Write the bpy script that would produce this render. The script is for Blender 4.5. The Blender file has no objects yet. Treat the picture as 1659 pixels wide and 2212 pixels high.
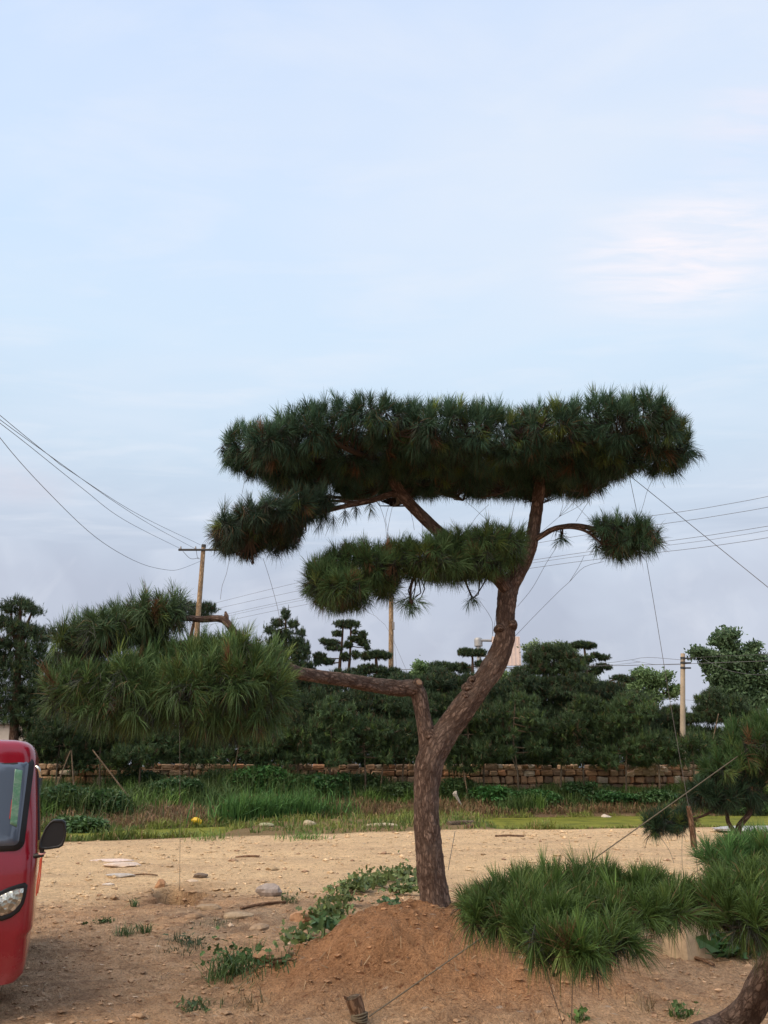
import bpy, math, random
import numpy as np
from mathutils import Vector

# ============================================================ camera, world, light
S = bpy.context.scene
COL = S.collection
F = 1671.0                     # focal length in layout pixels (layout frame 1659 x 2212)
PITCH = math.radians(18.7)
CP, SP = math.cos(PITCH), math.sin(PITCH)
CZ = 1.55
cam = bpy.data.objects.new("camera", bpy.data.cameras.new("camera"))
COL.objects.link(cam)
cam.location = (0, 0, CZ)
cam.rotation_euler = (math.pi / 2 + PITCH, 0, 0)
cam.data.sensor_fit = 'VERTICAL'
cam.data.sensor_height = 36
cam.data.lens = 36 * F / 2212
cam.data.clip_end = 3000
S.camera = cam
S.view_settings.view_transform = 'Standard'
S.view_settings.look = 'None'
S.view_settings.exposure = 0.0
S.view_settings.gamma = 1

SUN_EL, SUN_AZ = math.radians(50), math.radians(238)   # azimuth clockwise from +Y: behind the camera, to the left
w = bpy.data.worlds.new("World"); S.world = w; w.use_nodes = True
nt = w.node_tree; nt.nodes.clear()
def N(t, nt=None, **k):
    n = nt.nodes.new(t)
    for a, b in k.items(): setattr(n, a, b)
    return n
out = N('ShaderNodeOutputWorld', nt)
sky = N('ShaderNodeTexSky', nt, sky_type='NISHITA', sun_disc=False, sun_elevation=SUN_EL, sun_rotation=SUN_AZ)
sky.air_density = 1.2; sky.dust_density = 2.0
bg1 = N('ShaderNodeBackground', nt); bg1.inputs[1].default_value = 0.10
nt.links.new(sky.outputs[0], bg1.inputs[0])
tc = N('ShaderNodeTexCoord', nt)
sep = N('ShaderNodeSeparateXYZ', nt); nt.links.new(tc.outputs['Generated'], sep.inputs[0])
ramp = N('ShaderNodeValToRGB', nt)
nt.links.new(sep.outputs[2], ramp.inputs[0])
# thin high cloud veil: colour by height above the horizon (sine of the elevation)
stops = [(0.0, (.50, .53, .63)), (.12, (.48, .515, .625)), (.22, (.515, .565, .685)), (.30, (.58, .675, .81)), (.38, (.645, .78, .925)),
         (.50, (.67, .84, 1.02)), (.64, (.66, .82, 1.05)), (.78, (.60, .76, 1.04)), (1.0, (.50, .66, .97))]
cr = ramp.color_ramp
cr.elements[0].position = stops[0][0]; cr.elements[0].color = (*stops[0][1], 1)
cr.elements[1].position = stops[-1][0]; cr.elements[1].color = (*stops[-1][1], 1)
for p, c in stops[1:-1]:
    e = cr.elements.new(p); e.color = (*c, 1)
# cirrus structure: directions projected onto a high flat layer
zc = N('ShaderNodeMath', nt, operation='MAXIMUM'); zc.inputs[1].default_value = 0.26; nt.links.new(sep.outputs[2], zc.inputs[0])
dv = N('ShaderNodeVectorMath', nt, operation='DIVIDE')
cmb = N('ShaderNodeCombineXYZ', nt)
for i in range(3): nt.links.new(zc.outputs[0], cmb.inputs[i])
nt.links.new(tc.outputs['Generated'], dv.inputs[0]); nt.links.new(cmb.outputs[0], dv.inputs[1])
def cirrus(scale, stretch, rot, det, lo, hi, loc=(0, 0, 0)):
    m = N('ShaderNodeMapping', nt); m.inputs['Rotation'].default_value = (0, 0, rot); m.inputs['Scale'].default_value = stretch
    m.inputs['Location'].default_value = loc
    nt.links.new(dv.outputs[0], m.inputs[0])
    n = N('ShaderNodeTexNoise', nt); n.inputs['Scale'].default_value = scale; n.inputs['Detail'].default_value = det
    n.inputs['Roughness'].default_value = .55; n.inputs['Distortion'].default_value = .4
    nt.links.new(m.outputs[0], n.inputs[0])
    r = N('ShaderNodeMapRange', nt); r.inputs[1].default_value = lo; r.inputs[2].default_value = hi
    nt.links.new(n.outputs[0], r.inputs[0]); return r
def mixc(a, b, fac, mode='MIX'):
    m = N('ShaderNodeMix', nt, data_type='RGBA', blend_type=mode)
    for s, v in ((0, fac), (6, a), (7, b)):
        if hasattr(v, 'is_linked') or hasattr(v, 'links'): nt.links.new(v, m.inputs[s])
        else: m.inputs[s].default_value = v
    return m.outputs[2]
def mul(a, k):
    m = N('ShaderNodeMath', nt, operation='MULTIPLY'); nt.links.new(a, m.inputs[0])
    if hasattr(k, 'links'): nt.links.new(k, m.inputs[1])
    else: m.inputs[1].default_value = k
    return m.outputs[0]
c1 = cirrus(1.1, (1, 1.6, 1), .5, 4, .40, .72)
c2 = cirrus(2.2, (1, 2.6, 1), -.5, 7, .5, .85, (3, 1, 0))
# one brighter wisp, high on the right, and a faint pink heap low on the left
def blob(d, r, power=2.0):
    d = Vector(d).normalized()
    s = N('ShaderNodeVectorMath', nt, operation='SUBTRACT'); nt.links.new(tc.outputs['Generated'], s.inputs[0]); s.inputs[1].default_value = d
    sc = N('ShaderNodeVectorMath', nt, operation='DIVIDE'); nt.links.new(s.outputs[0], sc.inputs[0]); sc.inputs[1].default_value = r
    ln = N('ShaderNodeVectorMath', nt, operation='LENGTH'); nt.links.new(sc.outputs[0], ln.inputs[0])
    mr = N('ShaderNodeMapRange', nt, interpolation_type='SMOOTHSTEP'); mr.inputs[1].default_value = 1; mr.inputs[2].default_value = 0.0
    nt.links.new(ln.outputs['Value'], mr.inputs[0]); return mr.outputs[0]
def rayd(px, py):
    u = (1106 - py) / F
    return Vector(((px - 829.5) / F, CP - SP * u, SP + CP * u))
colr = mixc(ramp.outputs[0], (.80, .88, 1.0, 1), mul(c1.outputs[0], .5))
colr = mixc(colr, (.88, .93, 1.0, 1), mul(blob(rayd(1100, 420), (.55, .4, .35)), .35))
colr = mixc(colr, (.90, .93, 1.0, 1), mul(c2.outputs[0], .5))
c3 = cirrus(5.0, (1.0, 4.5, 1), -.75, 9, .36, .62, (1.3, .4, 0))
w1 = mul(c3.outputs[0], blob(rayd(1500, 545), (.20, .14, .085)))
colr = mixc(colr, (1.06, 1.0, 1.03, 1), mul(w1, 1.1))
colr = mixc(colr, (.95, .93, 1.0, 1), mul(blob(rayd(1520, 550), (.30, .16, .09)), .45))
w2 = mul(c3.outputs[0], blob(rayd(1640, 250), (.12, .12, .06)))
colr = mixc(colr, (.93, .90, 1.0, 1), mul(w2, .55))
w3 = mul(cirrus(1.7, (1, 1, 1), 0, 6, .3, .6, (4, 2, 0)).outputs[0], blob(rayd(30, 1045), (.10, .1, .035)))
colr = mixc(colr, (.80, .72, .78, 1), mul(w3, .4))
c4 = cirrus(.55, (1.3, .45, 1), .15, 5, .35, .75, (9, 4, 0))
lowm = N('ShaderNodeMapRange', nt); lowm.inputs[1].default_value = .42; lowm.inputs[2].default_value = .1; nt.links.new(sep.outputs[2], lowm.inputs[0])
colr = mixc(colr, (.56, .57, .68, 1), mul(mul(c4.outputs[0], lowm.outputs[0]), .5))
# the western half of the sky, behind the camera, is bright and warm at this hour
warm = blob((math.sin(math.radians(230)) * .8, math.cos(math.radians(230)) * .8, .55), (1.15, 1.15, 1.0))
colr = mixc(colr, (2.1, 1.62, 1.15, 1), mul(warm, .75))
bg2 = N('ShaderNodeBackground', nt); bg2.inputs[1].default_value = 1.03
nt.links.new(colr, bg2.inputs[0])
mx = N('ShaderNodeMixShader', nt); mx.inputs[0].default_value = .92
nt.links.new(bg1.outputs[0], mx.inputs[1]); nt.links.new(bg2.outputs[0], mx.inputs[2]); nt.links.new(mx.outputs[0], out.inputs[0])

sun = bpy.data.objects.new("sun", bpy.data.lights.new("sun", 'SUN')); COL.objects.link(sun)
sun.data.energy = 2.5; sun.data.angle = math.radians(55); sun.data.color = (1, .84, .66)
sd = Vector((math.sin(SUN_AZ) * math.cos(SUN_EL), math.cos(SUN_AZ) * math.cos(SUN_EL), math.sin(SUN_EL)))
sun.rotation_euler = (-sd).to_track_quat('-Z', 'Y').to_euler()

# ============================================================ helpers
rng = np.random.default_rng(7)
random.seed(7)
def W(px, py, Y):
    d = rayd(px, py); t = Y / d.y
    return np.array((d.x * t, Y, CZ + d.z * t))
def G(px, py, z=0.0):
    d = rayd(px, py); t = (z - CZ) / d.z
    return np.array((d.x * t, d.y * t, z))
def mpp(py, Y):                       # metres per layout pixel at that depth
    return Y / rayd(829.5, py).y / F

def vhash(ix, iy, seed):
    h = (ix.astype(np.int64) * 374761393 + iy.astype(np.int64) * 668265263 + seed * 982451653) & 0xffffffff
    h = ((h ^ (h >> 13)) * 1274126177) & 0xffffffff
    return ((h ^ (h >> 16)) & 0xffff) / 65535.0
def vnoise(x, y, seed=0):
    x = np.asarray(x, float); y = np.asarray(y, float)
    ix = np.floor(x); iy = np.floor(y); fx = x - ix; fy = y - iy
    fx = fx * fx * (3 - 2 * fx); fy = fy * fy * (3 - 2 * fy)
    a = vhash(ix, iy, seed); b = vhash(ix + 1, iy, seed); c = vhash(ix, iy + 1, seed); d = vhash(ix + 1, iy + 1, seed)
    return (a * (1 - fx) + b * fx) * (1 - fy) + (c * (1 - fx) + d * fx) * fy
def fbm(x, y, oct=4, seed=0, gain=.5):
    s = 0; a = 1; n = 0
    for i in range(oct):
        s = s + a * vnoise(x * 2 ** i + 17.3 * i, y * 2 ** i - 9.1 * i, seed + i); n += a; a *= gain
    return s / n
def sstep(x, a, b):
    t = np.clip((x - a) / (b - a), 0, 1); return t * t * (3 - 2 * t)

def tag(o, label=None, cat=None, group=None, kind=None):
    if label: o['label'] = label
    if cat: o['category'] = cat
    if group: o['group'] = group
    if kind: o['kind'] = kind
    return o
def empty(name, loc, label, cat, group=None):
    o = bpy.data.objects.new(name, None); COL.objects.link(o); o.location = tuple(float(v) for v in loc)
    o.empty_display_size = .2
    tag(o, label, cat, group)
    return o
def nrm(v):
    v = np.asarray(v, float); return v / np.maximum(np.linalg.norm(v, axis=-1, keepdims=True), 1e-9)

class MB:
    """collects vertices, triangles/quads, per-vertex colour and bark coordinates; build() links ONE mesh object"""
    def __init__(s): s.v = []; s.f = []; s.c = []; s.b = []; s.m = []; s.n = 0
    def add(s, v, f, col=(1, 1, 1), bark=None, mat=0):
        v = np.asarray(v, float); n = len(v)
        s.v.append(v)
        col = np.asarray(col, float)
        s.c.append(np.broadcast_to(col, (n, 3)) if col.ndim == 1 else col)
        s.b.append(v if bark is None else bark)
        if isinstance(f, np.ndarray): s.f.append(f + s.n); s.m.append(np.full(len(f), mat))
        else:
            for q in f: s.f.append(np.array([q]) + s.n); s.m.append(np.array([mat]))
        s.n += n; return s
    def build(s, name, mats, parent=None, smooth=False):
        V = np.concatenate(s.v); C = np.concatenate(s.c); B = np.concatenate(s.b)
        me = bpy.data.meshes.new(name)
        if parent is not None: V = V - np.array(parent['_org']) if parent.get('_org') is not None else V - np.array(parent.location)
        me.vertices.add(len(V)); me.vertices.foreach_set('co', V.astype(np.float32).ravel())
        tot = np.concatenate([np.full(len(f), f.shape[1]) for f in s.f]); loops = np.concatenate([f.ravel() for f in s.f])
        me.loops.add(len(loops)); me.loops.foreach_set('vertex_index', loops.astype(np.int32))
        me.polygons.add(len(tot)); me.polygons.foreach_set('loop_start', np.concatenate([[0], np.cumsum(tot)[:-1]]).astype(np.int32))
        me.polygons.foreach_set('material_index', np.concatenate(s.m).astype(np.int32))
        me.polygons.foreach_set('use_smooth', np.full(len(tot), smooth))
        me.update(calc_edges=True)
        a = me.attributes.new('Col', 'FLOAT_COLOR', 'POINT')
        a.data.foreach_set('color', np.concatenate([C, np.ones((len(C), 1))], 1).astype(np.float32).ravel())
        b = me.attributes.new('bark', 'FLOAT_VECTOR', 'POINT'); b.data.foreach_set('vector', B.astype(np.float32).ravel())
        for m in (mats if isinstance(mats, (list, tuple)) else [mats]): me.materials.append(m)
        o = bpy.data.objects.new(name, me); COL.objects.link(o)
        if parent is not None: o.parent = parent
        return o

def build_at(mb, name, mats, base, label=None, cat=None, group=None, kind=None, smooth=False):
    """a top-level single-mesh thing whose origin sits at its base"""
    base = np.asarray(base, float)
    mb.v = [v - base for v in mb.v]
    o = mb.build(name, mats, None, smooth); o.location = tuple(base)
    return tag(o, label, cat, group, kind)
def add_part(mb, name, mats, parent, sub_of=None, smooth=False):
    """a part of `parent`; with sub_of, a sub-part under that part (whose own offset is zero)"""
    base = np.array(parent.location)
    mb.v = [v - base for v in mb.v]
    o = mb.build(name, mats, None, smooth)
    o.parent = sub_of if sub_of is not None else parent
    return o

def spline(P, R, step):
    P = np.asarray(P, float); R = np.asarray(R, float)
    if len(P) == 2:
        n = max(2, int(np.linalg.norm(P[1] - P[0]) / step) + 1); t = np.linspace(0, 1, n)[:, None]
        return P[0] * (1 - t) + P[1] * t, R[0] * (1 - t[:, 0]) + R[1] * t[:, 0]
    Q = np.vstack([2 * P[0] - P[1], P, 2 * P[-1] - P[-2]]); o = []; r = []
    for i in range(1, len(Q) - 2):
        n = max(2, int(np.linalg.norm(Q[i + 1] - Q[i]) / step) + 1)
        t = np.linspace(0, 1, n, endpoint=(i == len(Q) - 3))[:, None]
        o.append(.5 * ((2 * Q[i]) + (-Q[i - 1] + Q[i + 1]) * t + (2 * Q[i - 1] - 5 * Q[i] + 4 * Q[i + 1] - Q[i + 2]) * t ** 2 + (-Q[i - 1] + 3 * Q[i] - 3 * Q[i + 1] + Q[i + 2]) * t ** 3))
        r.append(R[i - 1] * (1 - t[:, 0]) + R[i] * t[:, 0])
    return np.vstack(o), np.concatenate(r)
def tube(mb, P, R, seg=8, step=.05, col=(1, 1, 1), noise=0.0, seed=0, mat=0, caps=True):
    R = np.broadcast_to(np.asarray(R, float), (len(P),)) if np.ndim(R) else np.full(len(P), float(R))
    P, R = spline(P, R, step); n = len(P)
    T = nrm(np.gradient(P, axis=0))
    up = np.array((0, 0, 1.)) if abs(T[0][2]) < .9 else np.array((1., 0, 0))
    Nn = []; a = nrm(np.cross(T[0], up))
    for i in range(n):
        a = nrm(a - T[i] * np.dot(a, T[i])); Nn.append(a)
    Nn = np.array(Nn); Bn = np.cross(T, Nn)
    th = np.linspace(0, 2 * math.pi, seg, endpoint=False)
    s = np.concatenate([[0], np.cumsum(np.linalg.norm(np.diff(P, axis=0), axis=1))])
    ct, st = np.cos(th), np.sin(th)
    RR = R[:, None] * np.ones(seg)
    if noise:
        u = th[None, :] * 0 + ct[None, :] * 1.3 + 5; v = st[None, :] * 1.3 + 5
        k = fbm(u * 2 + s[:, None] * 4, v * 2 + s[:, None] * 5.3, 3, seed) - .5
        k2 = fbm(u * 7 + s[:, None] * 22, v * 7 - s[:, None] * 19, 2, seed + 9) - .5
        RR = RR * (1 + noise * (k * 1.4 + k2 * .6))
    V = P[:, None, :] + RR[:, :, None] * (Nn[:, None, :] * ct[None, :, None] + Bn[:, None, :] * st[None, :, None])
    bk = np.stack([RR * ct, RR * st, np.broadcast_to(s[:, None], RR.shape)], -1)
    i, j = np.meshgrid(np.arange(n - 1), np.arange(seg), indexing='ij'); j2 = (j + 1) % seg
    Fq = np.stack([i * seg + j, i * seg + j2, (i + 1) * seg + j2, (i + 1) * seg + j], -1).reshape(-1, 4)
    mb.add(V.reshape(-1, 3), Fq, col, bk.reshape(-1, 3), mat)
    if caps:
        for k, ring in ((0, np.arange(seg)[::-1]), (n - 1, np.arange(seg))):
            c = P[k]; vs = np.vstack([V[k], c]); bb = np.vstack([bk[k], [0, 0, s[k]]])
            fr = np.array([[ring[q], ring[(q + 1) % seg], seg] for q in range(seg)])
            mb.add(vs, fr, col, bb, mat)
    return mb
def box(mb, c, h, col=(1, 1, 1), rot=0, mat=0, bevel=0.0, jit=0.0):
    c = np.asarray(c, float); h = np.asarray(h, float)
    b = min(bevel, *(h * .45)) if bevel else 0
    if b:
        import itertools
        pts = []; idx = {}
        for sx, sy, sz in itertools.product((-1, 1), repeat=3):
            for ax in range(3):
                p = [sx * (h[0] - b), sy * (h[1] - b), sz * (h[2] - b)]; p[ax] += (sx, sy, sz)[ax] * b
                idx[(sx, sy, sz, ax)] = len(pts); pts.append(p)
        pts = np.array(pts); fs = []
        for ax in range(3):
            o1, o2 = [a for a in range(3) if a != ax]
            for s in (-1, 1):
                q = []
                for a, b2 in ((-1, -1), (1, -1), (1, 1), (-1, 1)):
                    k = [0, 0, 0]; k[ax] = s; k[o1] = a; k[o2] = b2; q.append(idx[(*k, ax)])
                if (s > 0) != (ax != 1): q = q[::-1]
                fs.append(q)
        for ax in range(3):
            o1, o2 = [a for a in range(3) if a != ax]
            for a in (-1, 1):
                for b2 in (-1, 1):
                    k1 = [0, 0, 0]; k1[ax] = -1; k1[o1] = a; k1[o2] = b2; k2 = list(k1); k2[ax] = 1
                    q = [idx[(*k1, o1)], idx[(*k1, o2)], idx[(*k2, o2)], idx[(*k2, o1)]]
                    fs.append(q)
        for s in itertools.product((-1, 1), repeat=3): fs.append([idx[(*s, 0)], idx[(*s, 1)], idx[(*s, 2)]])
    else:
        pts = np.array([(x, y, z) for x in (-1, 1) for y in (-1, 1) for z in (-1, 1)]) * h
        fs = [[0, 1, 3, 2], [4, 6, 7, 5], [0, 4, 5, 1], [2, 3, 7, 6], [0, 2, 6, 4], [1, 5, 7, 3]]
    if jit: pts = pts + rng.normal(0, jit, pts.shape)
    ca, sa = math.cos(rot), math.sin(rot)
    pts = np.stack([pts[:, 0] * ca - pts[:, 1] * sa, pts[:, 0] * sa + pts[:, 1] * ca, pts[:, 2]], 1)
    mb.add(pts + c, fs, col, None, mat); return mb

# ============================================================ materials
def mat(name, build):
    m = bpy.data.materials.new(name); m.use_nodes = True; t = m.node_tree
    p = t.nodes['Principled BSDF']; build(t, p); return m
def attr(t, name='Col'):
    a = t.nodes.new('ShaderNodeAttribute'); a.attribute_name = name; return a
def noise(t, vec, scale, det=4, rough=.6, dist=0):
    n = t.nodes.new('ShaderNodeTexNoise'); n.inputs['Scale'].default_value = scale; n.inputs['Detail'].default_value = det
    n.inputs['Roughness'].default_value = rough; n.inputs['Distortion'].default_value = dist
    if vec is not None: t.links.new(vec, n.inputs['Vector'])
    return n
def rampn(t, fac, stops, interp='LINEAR'):
    r = t.nodes.new('ShaderNodeValToRGB'); t.links.new(fac, r.inputs[0]); c = r.color_ramp; c.interpolation = interp
    c.elements[0].position, c.elements[0].color = stops[0][0], (*stops[0][1], 1)
    c.elements[1].position, c.elements[1].color = stops[-1][0], (*stops[-1][1], 1)
    for p, q in stops[1:-1]: c.elements.new(p).color = (*q, 1)
    return r.outputs[0]
def mixn(t, a, b, fac, mode='MIX'):
    m = t.nodes.new('ShaderNodeMix'); m.data_type = 'RGBA'; m.blend_type = mode
    for s, v in ((0, fac), (6, a), (7, b)):
        if hasattr(v, 'links'): t.links.new(v, m.inputs[s])
        else: m.inputs[s].default_value = v if s == 0 else (*v, 1)
    return m.outputs[2]
def mathn(t, op, a, b=None, c=None):
    m = t.nodes.new('ShaderNodeMath'); m.operation = op
    for i, v in enumerate((a, b, c)):
        if v is None: continue
        if hasattr(v, 'links'): t.links.new(v, m.inputs[i])
        else: m.inputs[i].default_value = v
    return m.outputs[0]
def bump(t, p, h, strength, dist):
    b = t.nodes.new('ShaderNodeBump'); b.inputs['Strength'].default_value = strength; b.inputs['Distance'].default_value = dist
    t.links.new(h, b.inputs['Height']); t.links.new(b.outputs[0], p.inputs['Normal'])
def obj_c(t): return t.nodes.new('ShaderNodeTexCoord').outputs['Object']

def m_leafy(rough=.55, spec=.25, trans=0.0):
    def f(t, p):
        a = attr(t); t.links.new(a.outputs['Color'], p.inputs['Base Color'])
        p.inputs['Roughness'].default_value = rough; p.inputs['Specular IOR Level'].default_value = spec
        if trans:
            tr = t.nodes.new('ShaderNodeBsdfTranslucent'); t.links.new(a.outputs['Color'], tr.inputs[0])
            ms = t.nodes.new('ShaderNodeMixShader'); ms.inputs[0].default_value = trans
            t.links.new(p.outputs[0], ms.inputs[1]); t.links.new(tr.outputs[0], ms.inputs[2])
            t.links.new(ms.outputs[0], t.nodes['Material Output'].inputs[0])
    return f
M_NEEDLE = mat('pine_needles', m_leafy(.5, .22))
M_LEAF = mat('leaves', m_leafy(.5, .4, .25))
M_GRASS = mat('grass_blades', m_leafy(.6, .3, .15))
def m_bark(dark, mid, light, sc=1.0, bmp=.9):
    def f(t, p):
        b = attr(t, 'bark').outputs['Vector']
        mp = t.nodes.new('ShaderNodeMapping'); t.links.new(b, mp.inputs[0]); mp.inputs['Scale'].default_value = (1, 1, .34)
        nz = noise(t, mp.outputs[0], 16 * sc, 5, .7)
        add = t.nodes.new('ShaderNodeVectorMath'); add.operation = 'MULTIPLY_ADD'; t.links.new(nz.outputs['Color'], add.inputs[0])
        add.inputs[1].default_value = (.075 / sc,) * 3; t.links.new(mp.outputs[0], add.inputs[2])
        v = t.nodes.new('ShaderNodeTexVoronoi'); v.feature = 'DISTANCE_TO_EDGE'; v.inputs['Scale'].default_value = 26 * sc
        t.links.new(add.outputs[0], v.inputs['Vector'])
        v2 = t.nodes.new('ShaderNodeTexVoronoi'); v2.inputs['Scale'].default_value = 26 * sc; t.links.new(add.outputs[0], v2.inputs['Vector'])
        crack = rampn(t, v.outputs['Distance'], [(0, (0, 0, 0)), (.22, (1, 1, 1))])
        fine = noise(t, b, 70 * sc, 5, .7)
        big = noise(t, b, 3.5, 3)
        sp = t.nodes.new('ShaderNodeSeparateColor'); t.links.new(v2.outputs['Color'], sp.inputs[0])
        c = rampn(t, mathn(t, 'MULTIPLY_ADD', sp.outputs[0], .5, mathn(t, 'MULTIPLY', fine.outputs[0], .5)), [(.15, mid), (.85, light)])
        c = mixn(t, dark, c, crack)
        v3 = t.nodes.new('ShaderNodeTexVoronoi'); v3.feature = 'DISTANCE_TO_EDGE'; v3.inputs['Scale'].default_value = 9 * sc; t.links.new(add.outputs[0], v3.inputs['Vector'])
        deep = rampn(t, mathn(t, 'MULTIPLY_ADD', noise(t, b, 30 * sc, 4, .7).outputs[0], .10, v3.outputs['Distance']), [(.07, (0, 0, 0)), (.20, (1, 1, 1))])
        c = mixn(t, mixn(t, c, dark, .75), c, deep)
        c = mixn(t, c, (.25, .205, .175), mathn(t, 'MULTIPLY', rampn(t, big.outputs[0], [(.5, (0, 0, 0)), (.75, (1, 1, 1))]), .45))
        t.links.new(c, p.inputs['Base Color']); p.inputs['Roughness'].default_value = .9; p.inputs['Specular IOR Level'].default_value = .15
        h = mathn(t, 'ADD', mathn(t, 'MULTIPLY_ADD', fine.outputs[0], .4, mathn(t, 'MULTIPLY', crack, .6)), mathn(t, 'MULTIPLY', deep, 1.2))
        bump(t, p, h, bmp, .012 / sc)
    return f
M_BARK = mat('pine_bark', m_bark((.075, .048, .037), (.16, .105, .08), (.30, .21, .165), 1.45, .8))
M_BARK_FAR = mat('pine_bark_far', m_bark((.06, .035, .025), (.13, .08, .055), (.22, .15, .11), .5, .4))
M_PALEBARK = mat('pale_bark', m_bark((.09, .07, .05), (.17, .13, .095), (.25, .20, .15), .6, .4))
M_TWIG = mat('twigs', lambda t, p: (setattr(p.inputs['Base Color'], 'default_value', (.045, .03, .022, 1)), setattr(p.inputs['Roughness'], 'default_value', .9)))
def m_plain(c, rough=.6, metal=0, spec=.5, var=.12, sc=8):
    def f(t, p):
        n = noise(t, obj_c(t), sc, 5)
        k = rampn(t, n.outputs[0], [(.3, tuple(x * (1 - var) for x in c)), (.7, tuple(min(1, x * (1 + var)) for x in c))])
        t.links.new(k, p.inputs['Base Color']); p.inputs['Roughness'].default_value = rough; p.inputs['Metallic'].default_value = metal
        p.inputs['Specular IOR Level'].default_value = spec
    return f
def m_attr(rough=.85, var=.35, sc=6, bmp=.3, bd=.02):
    def f(t, p):
        a = attr(t); o = obj_c(t); n = noise(t, o, sc, 6, .65)
        k = rampn(t, n.outputs[0], [(.3, (1 - var,) * 3), (.7, (1 + var,) * 3)])
        t.links.new(mixn(t, a.outputs['Color'], k, 1.0, 'MULTIPLY'), p.inputs['Base Color'])
        p.inputs['Roughness'].default_value = rough; p.inputs['Specular IOR Level'].default_value = .2
        bump(t, p, n.outputs[0], bmp, bd)
    return f
M_STONE = mat('stone', m_attr(.9, .3, 5, .5, .05))
M_ROCK = mat('rock', m_attr(.9, .25, 25, .5, .02))
M_WIRE = mat('steel_wire', m_plain((.16, .15, .14), .6, .3))
M_CABLE = mat('power_cable', m_plain((.10, .10, .11), .7))
M_ROPE = mat('old_rope', m_plain((.16, .13, .085), .9, sc=60))
M_CONC = mat('weathered_concrete', m_plain((.40, .33, .25), .9, var=.18, sc=3))
M_CONC_PALE = mat('pale_concrete', m_plain((.48, .36, .235), .9, var=.25, sc=9))
M_STEEL = mat('galvanised_steel', m_plain((.36, .37, .38), .5, .3))
M_PANEL = mat('sign_panel', m_plain((.78, .64, .58), .5, sc=2))
M_IRON = mat('dark_iron', m_plain((.05, .05, .05), .6, .3))
M_CERAM = mat('ceramic', m_plain((.25, .24, .24), .3))
M_WOOD = mat('weathered_wood', m_bark((.09, .05, .03), (.20, .115, .07), (.30, .19, .12), 1.4, .5))
M_STAKE = mat('stake_wood', m_bark((.08, .055, .035), (.16, .115, .075), (.24, .18, .12), 1.0, .4))

def ground_mat(t, p):
    a = attr(t); o = obj_c(t)
    n1 = noise(t, o, 1.3, 6, .65); n2 = noise(t, o, 9, 6, .7, .3); n3 = noise(t, o, 55, 5, .7)
    k = rampn(t, n2.outputs[0], [(.28, (.72, .69, .66)), (.48, (1.05, 1.04, 1.03)), (.72, (1.24, 1.25, 1.26))])
    c = mixn(t, a.outputs['Color'], k, .85, 'MULTIPLY')
    k3 = rampn(t, n3.outputs[0], [(.32, (.60, .55, .52)), (.5, (1.06, 1.06, 1.06)), (.70, (1.38, 1.38, 1.38))])
    c = mixn(t, c, k3, .9, 'MULTIPLY')
    n4 = noise(t, o, 24, 4, .75, .6); c = mixn(t, c, rampn(t, n4.outputs[0], [(.34, (.56, .50, .46)), (.42, (1.02, 1.02, 1.02)), (.64, (1.04, 1.04, 1.04)), (.72, (1.3, 1.28, 1.25))]), .8, 'MULTIPLY')
    k1 = rampn(t, n1.outputs[0], [(.3, (.86, .83, .82)), (.7, (1.10, 1.10, 1.08))])
    c = mixn(t, c, k1, .8, 'MULTIPLY')
    # scattered straw, chips and small stones pressed into the soil, dragged sideways by wheels
    mp = t.nodes.new('ShaderNodeMapping'); t.links.new(o, mp.inputs[0]); mp.inputs['Scale'].default_value = (6, 15, 6)
    v = t.nodes.new('ShaderNodeTexVoronoi'); v.inputs['Scale'].default_value = 1.3; v.inputs['Randomness'].default_value = 1; t.links.new(mp.outputs[0], v.inputs['Vector'])
    m = rampn(t, v.outputs['Distance'], [(.10, (1, 1, 1)), (.26, (0, 0, 0))])
    sp = t.nodes.new('ShaderNodeSeparateColor'); t.links.new(v.outputs['Color'], sp.inputs[0])
    c = mixn(t, c, mixn(t, c, (.55, .46, .45), 1.0, 'MULTIPLY'), mathn(t, 'MULTIPLY', m, mathn(t, 'GREATER_THAN', sp.outputs[0], .55)))
    c = mixn(t, c, (.62, .52, .42), mathn(t, 'MULTIPLY', mathn(t, 'MULTIPLY', m, mathn(t, 'LESS_THAN', sp.outputs[0], .14)), .6))
    t.links.new(c, p.inputs['Base Color']); p.inputs['Roughness'].default_value = .95; p.inputs['Specular IOR Level'].default_value = .1
    h = mathn(t, 'ADD', mathn(t, 'MULTIPLY', n3.outputs[0], .4), mathn(t, 'MULTIPLY_ADD', n4.outputs[0], .7, n2.outputs[0]))
    bump(t, p, h, 1.0, .09)
M_GROUND = mat('sandy_soil', ground_mat)

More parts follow.
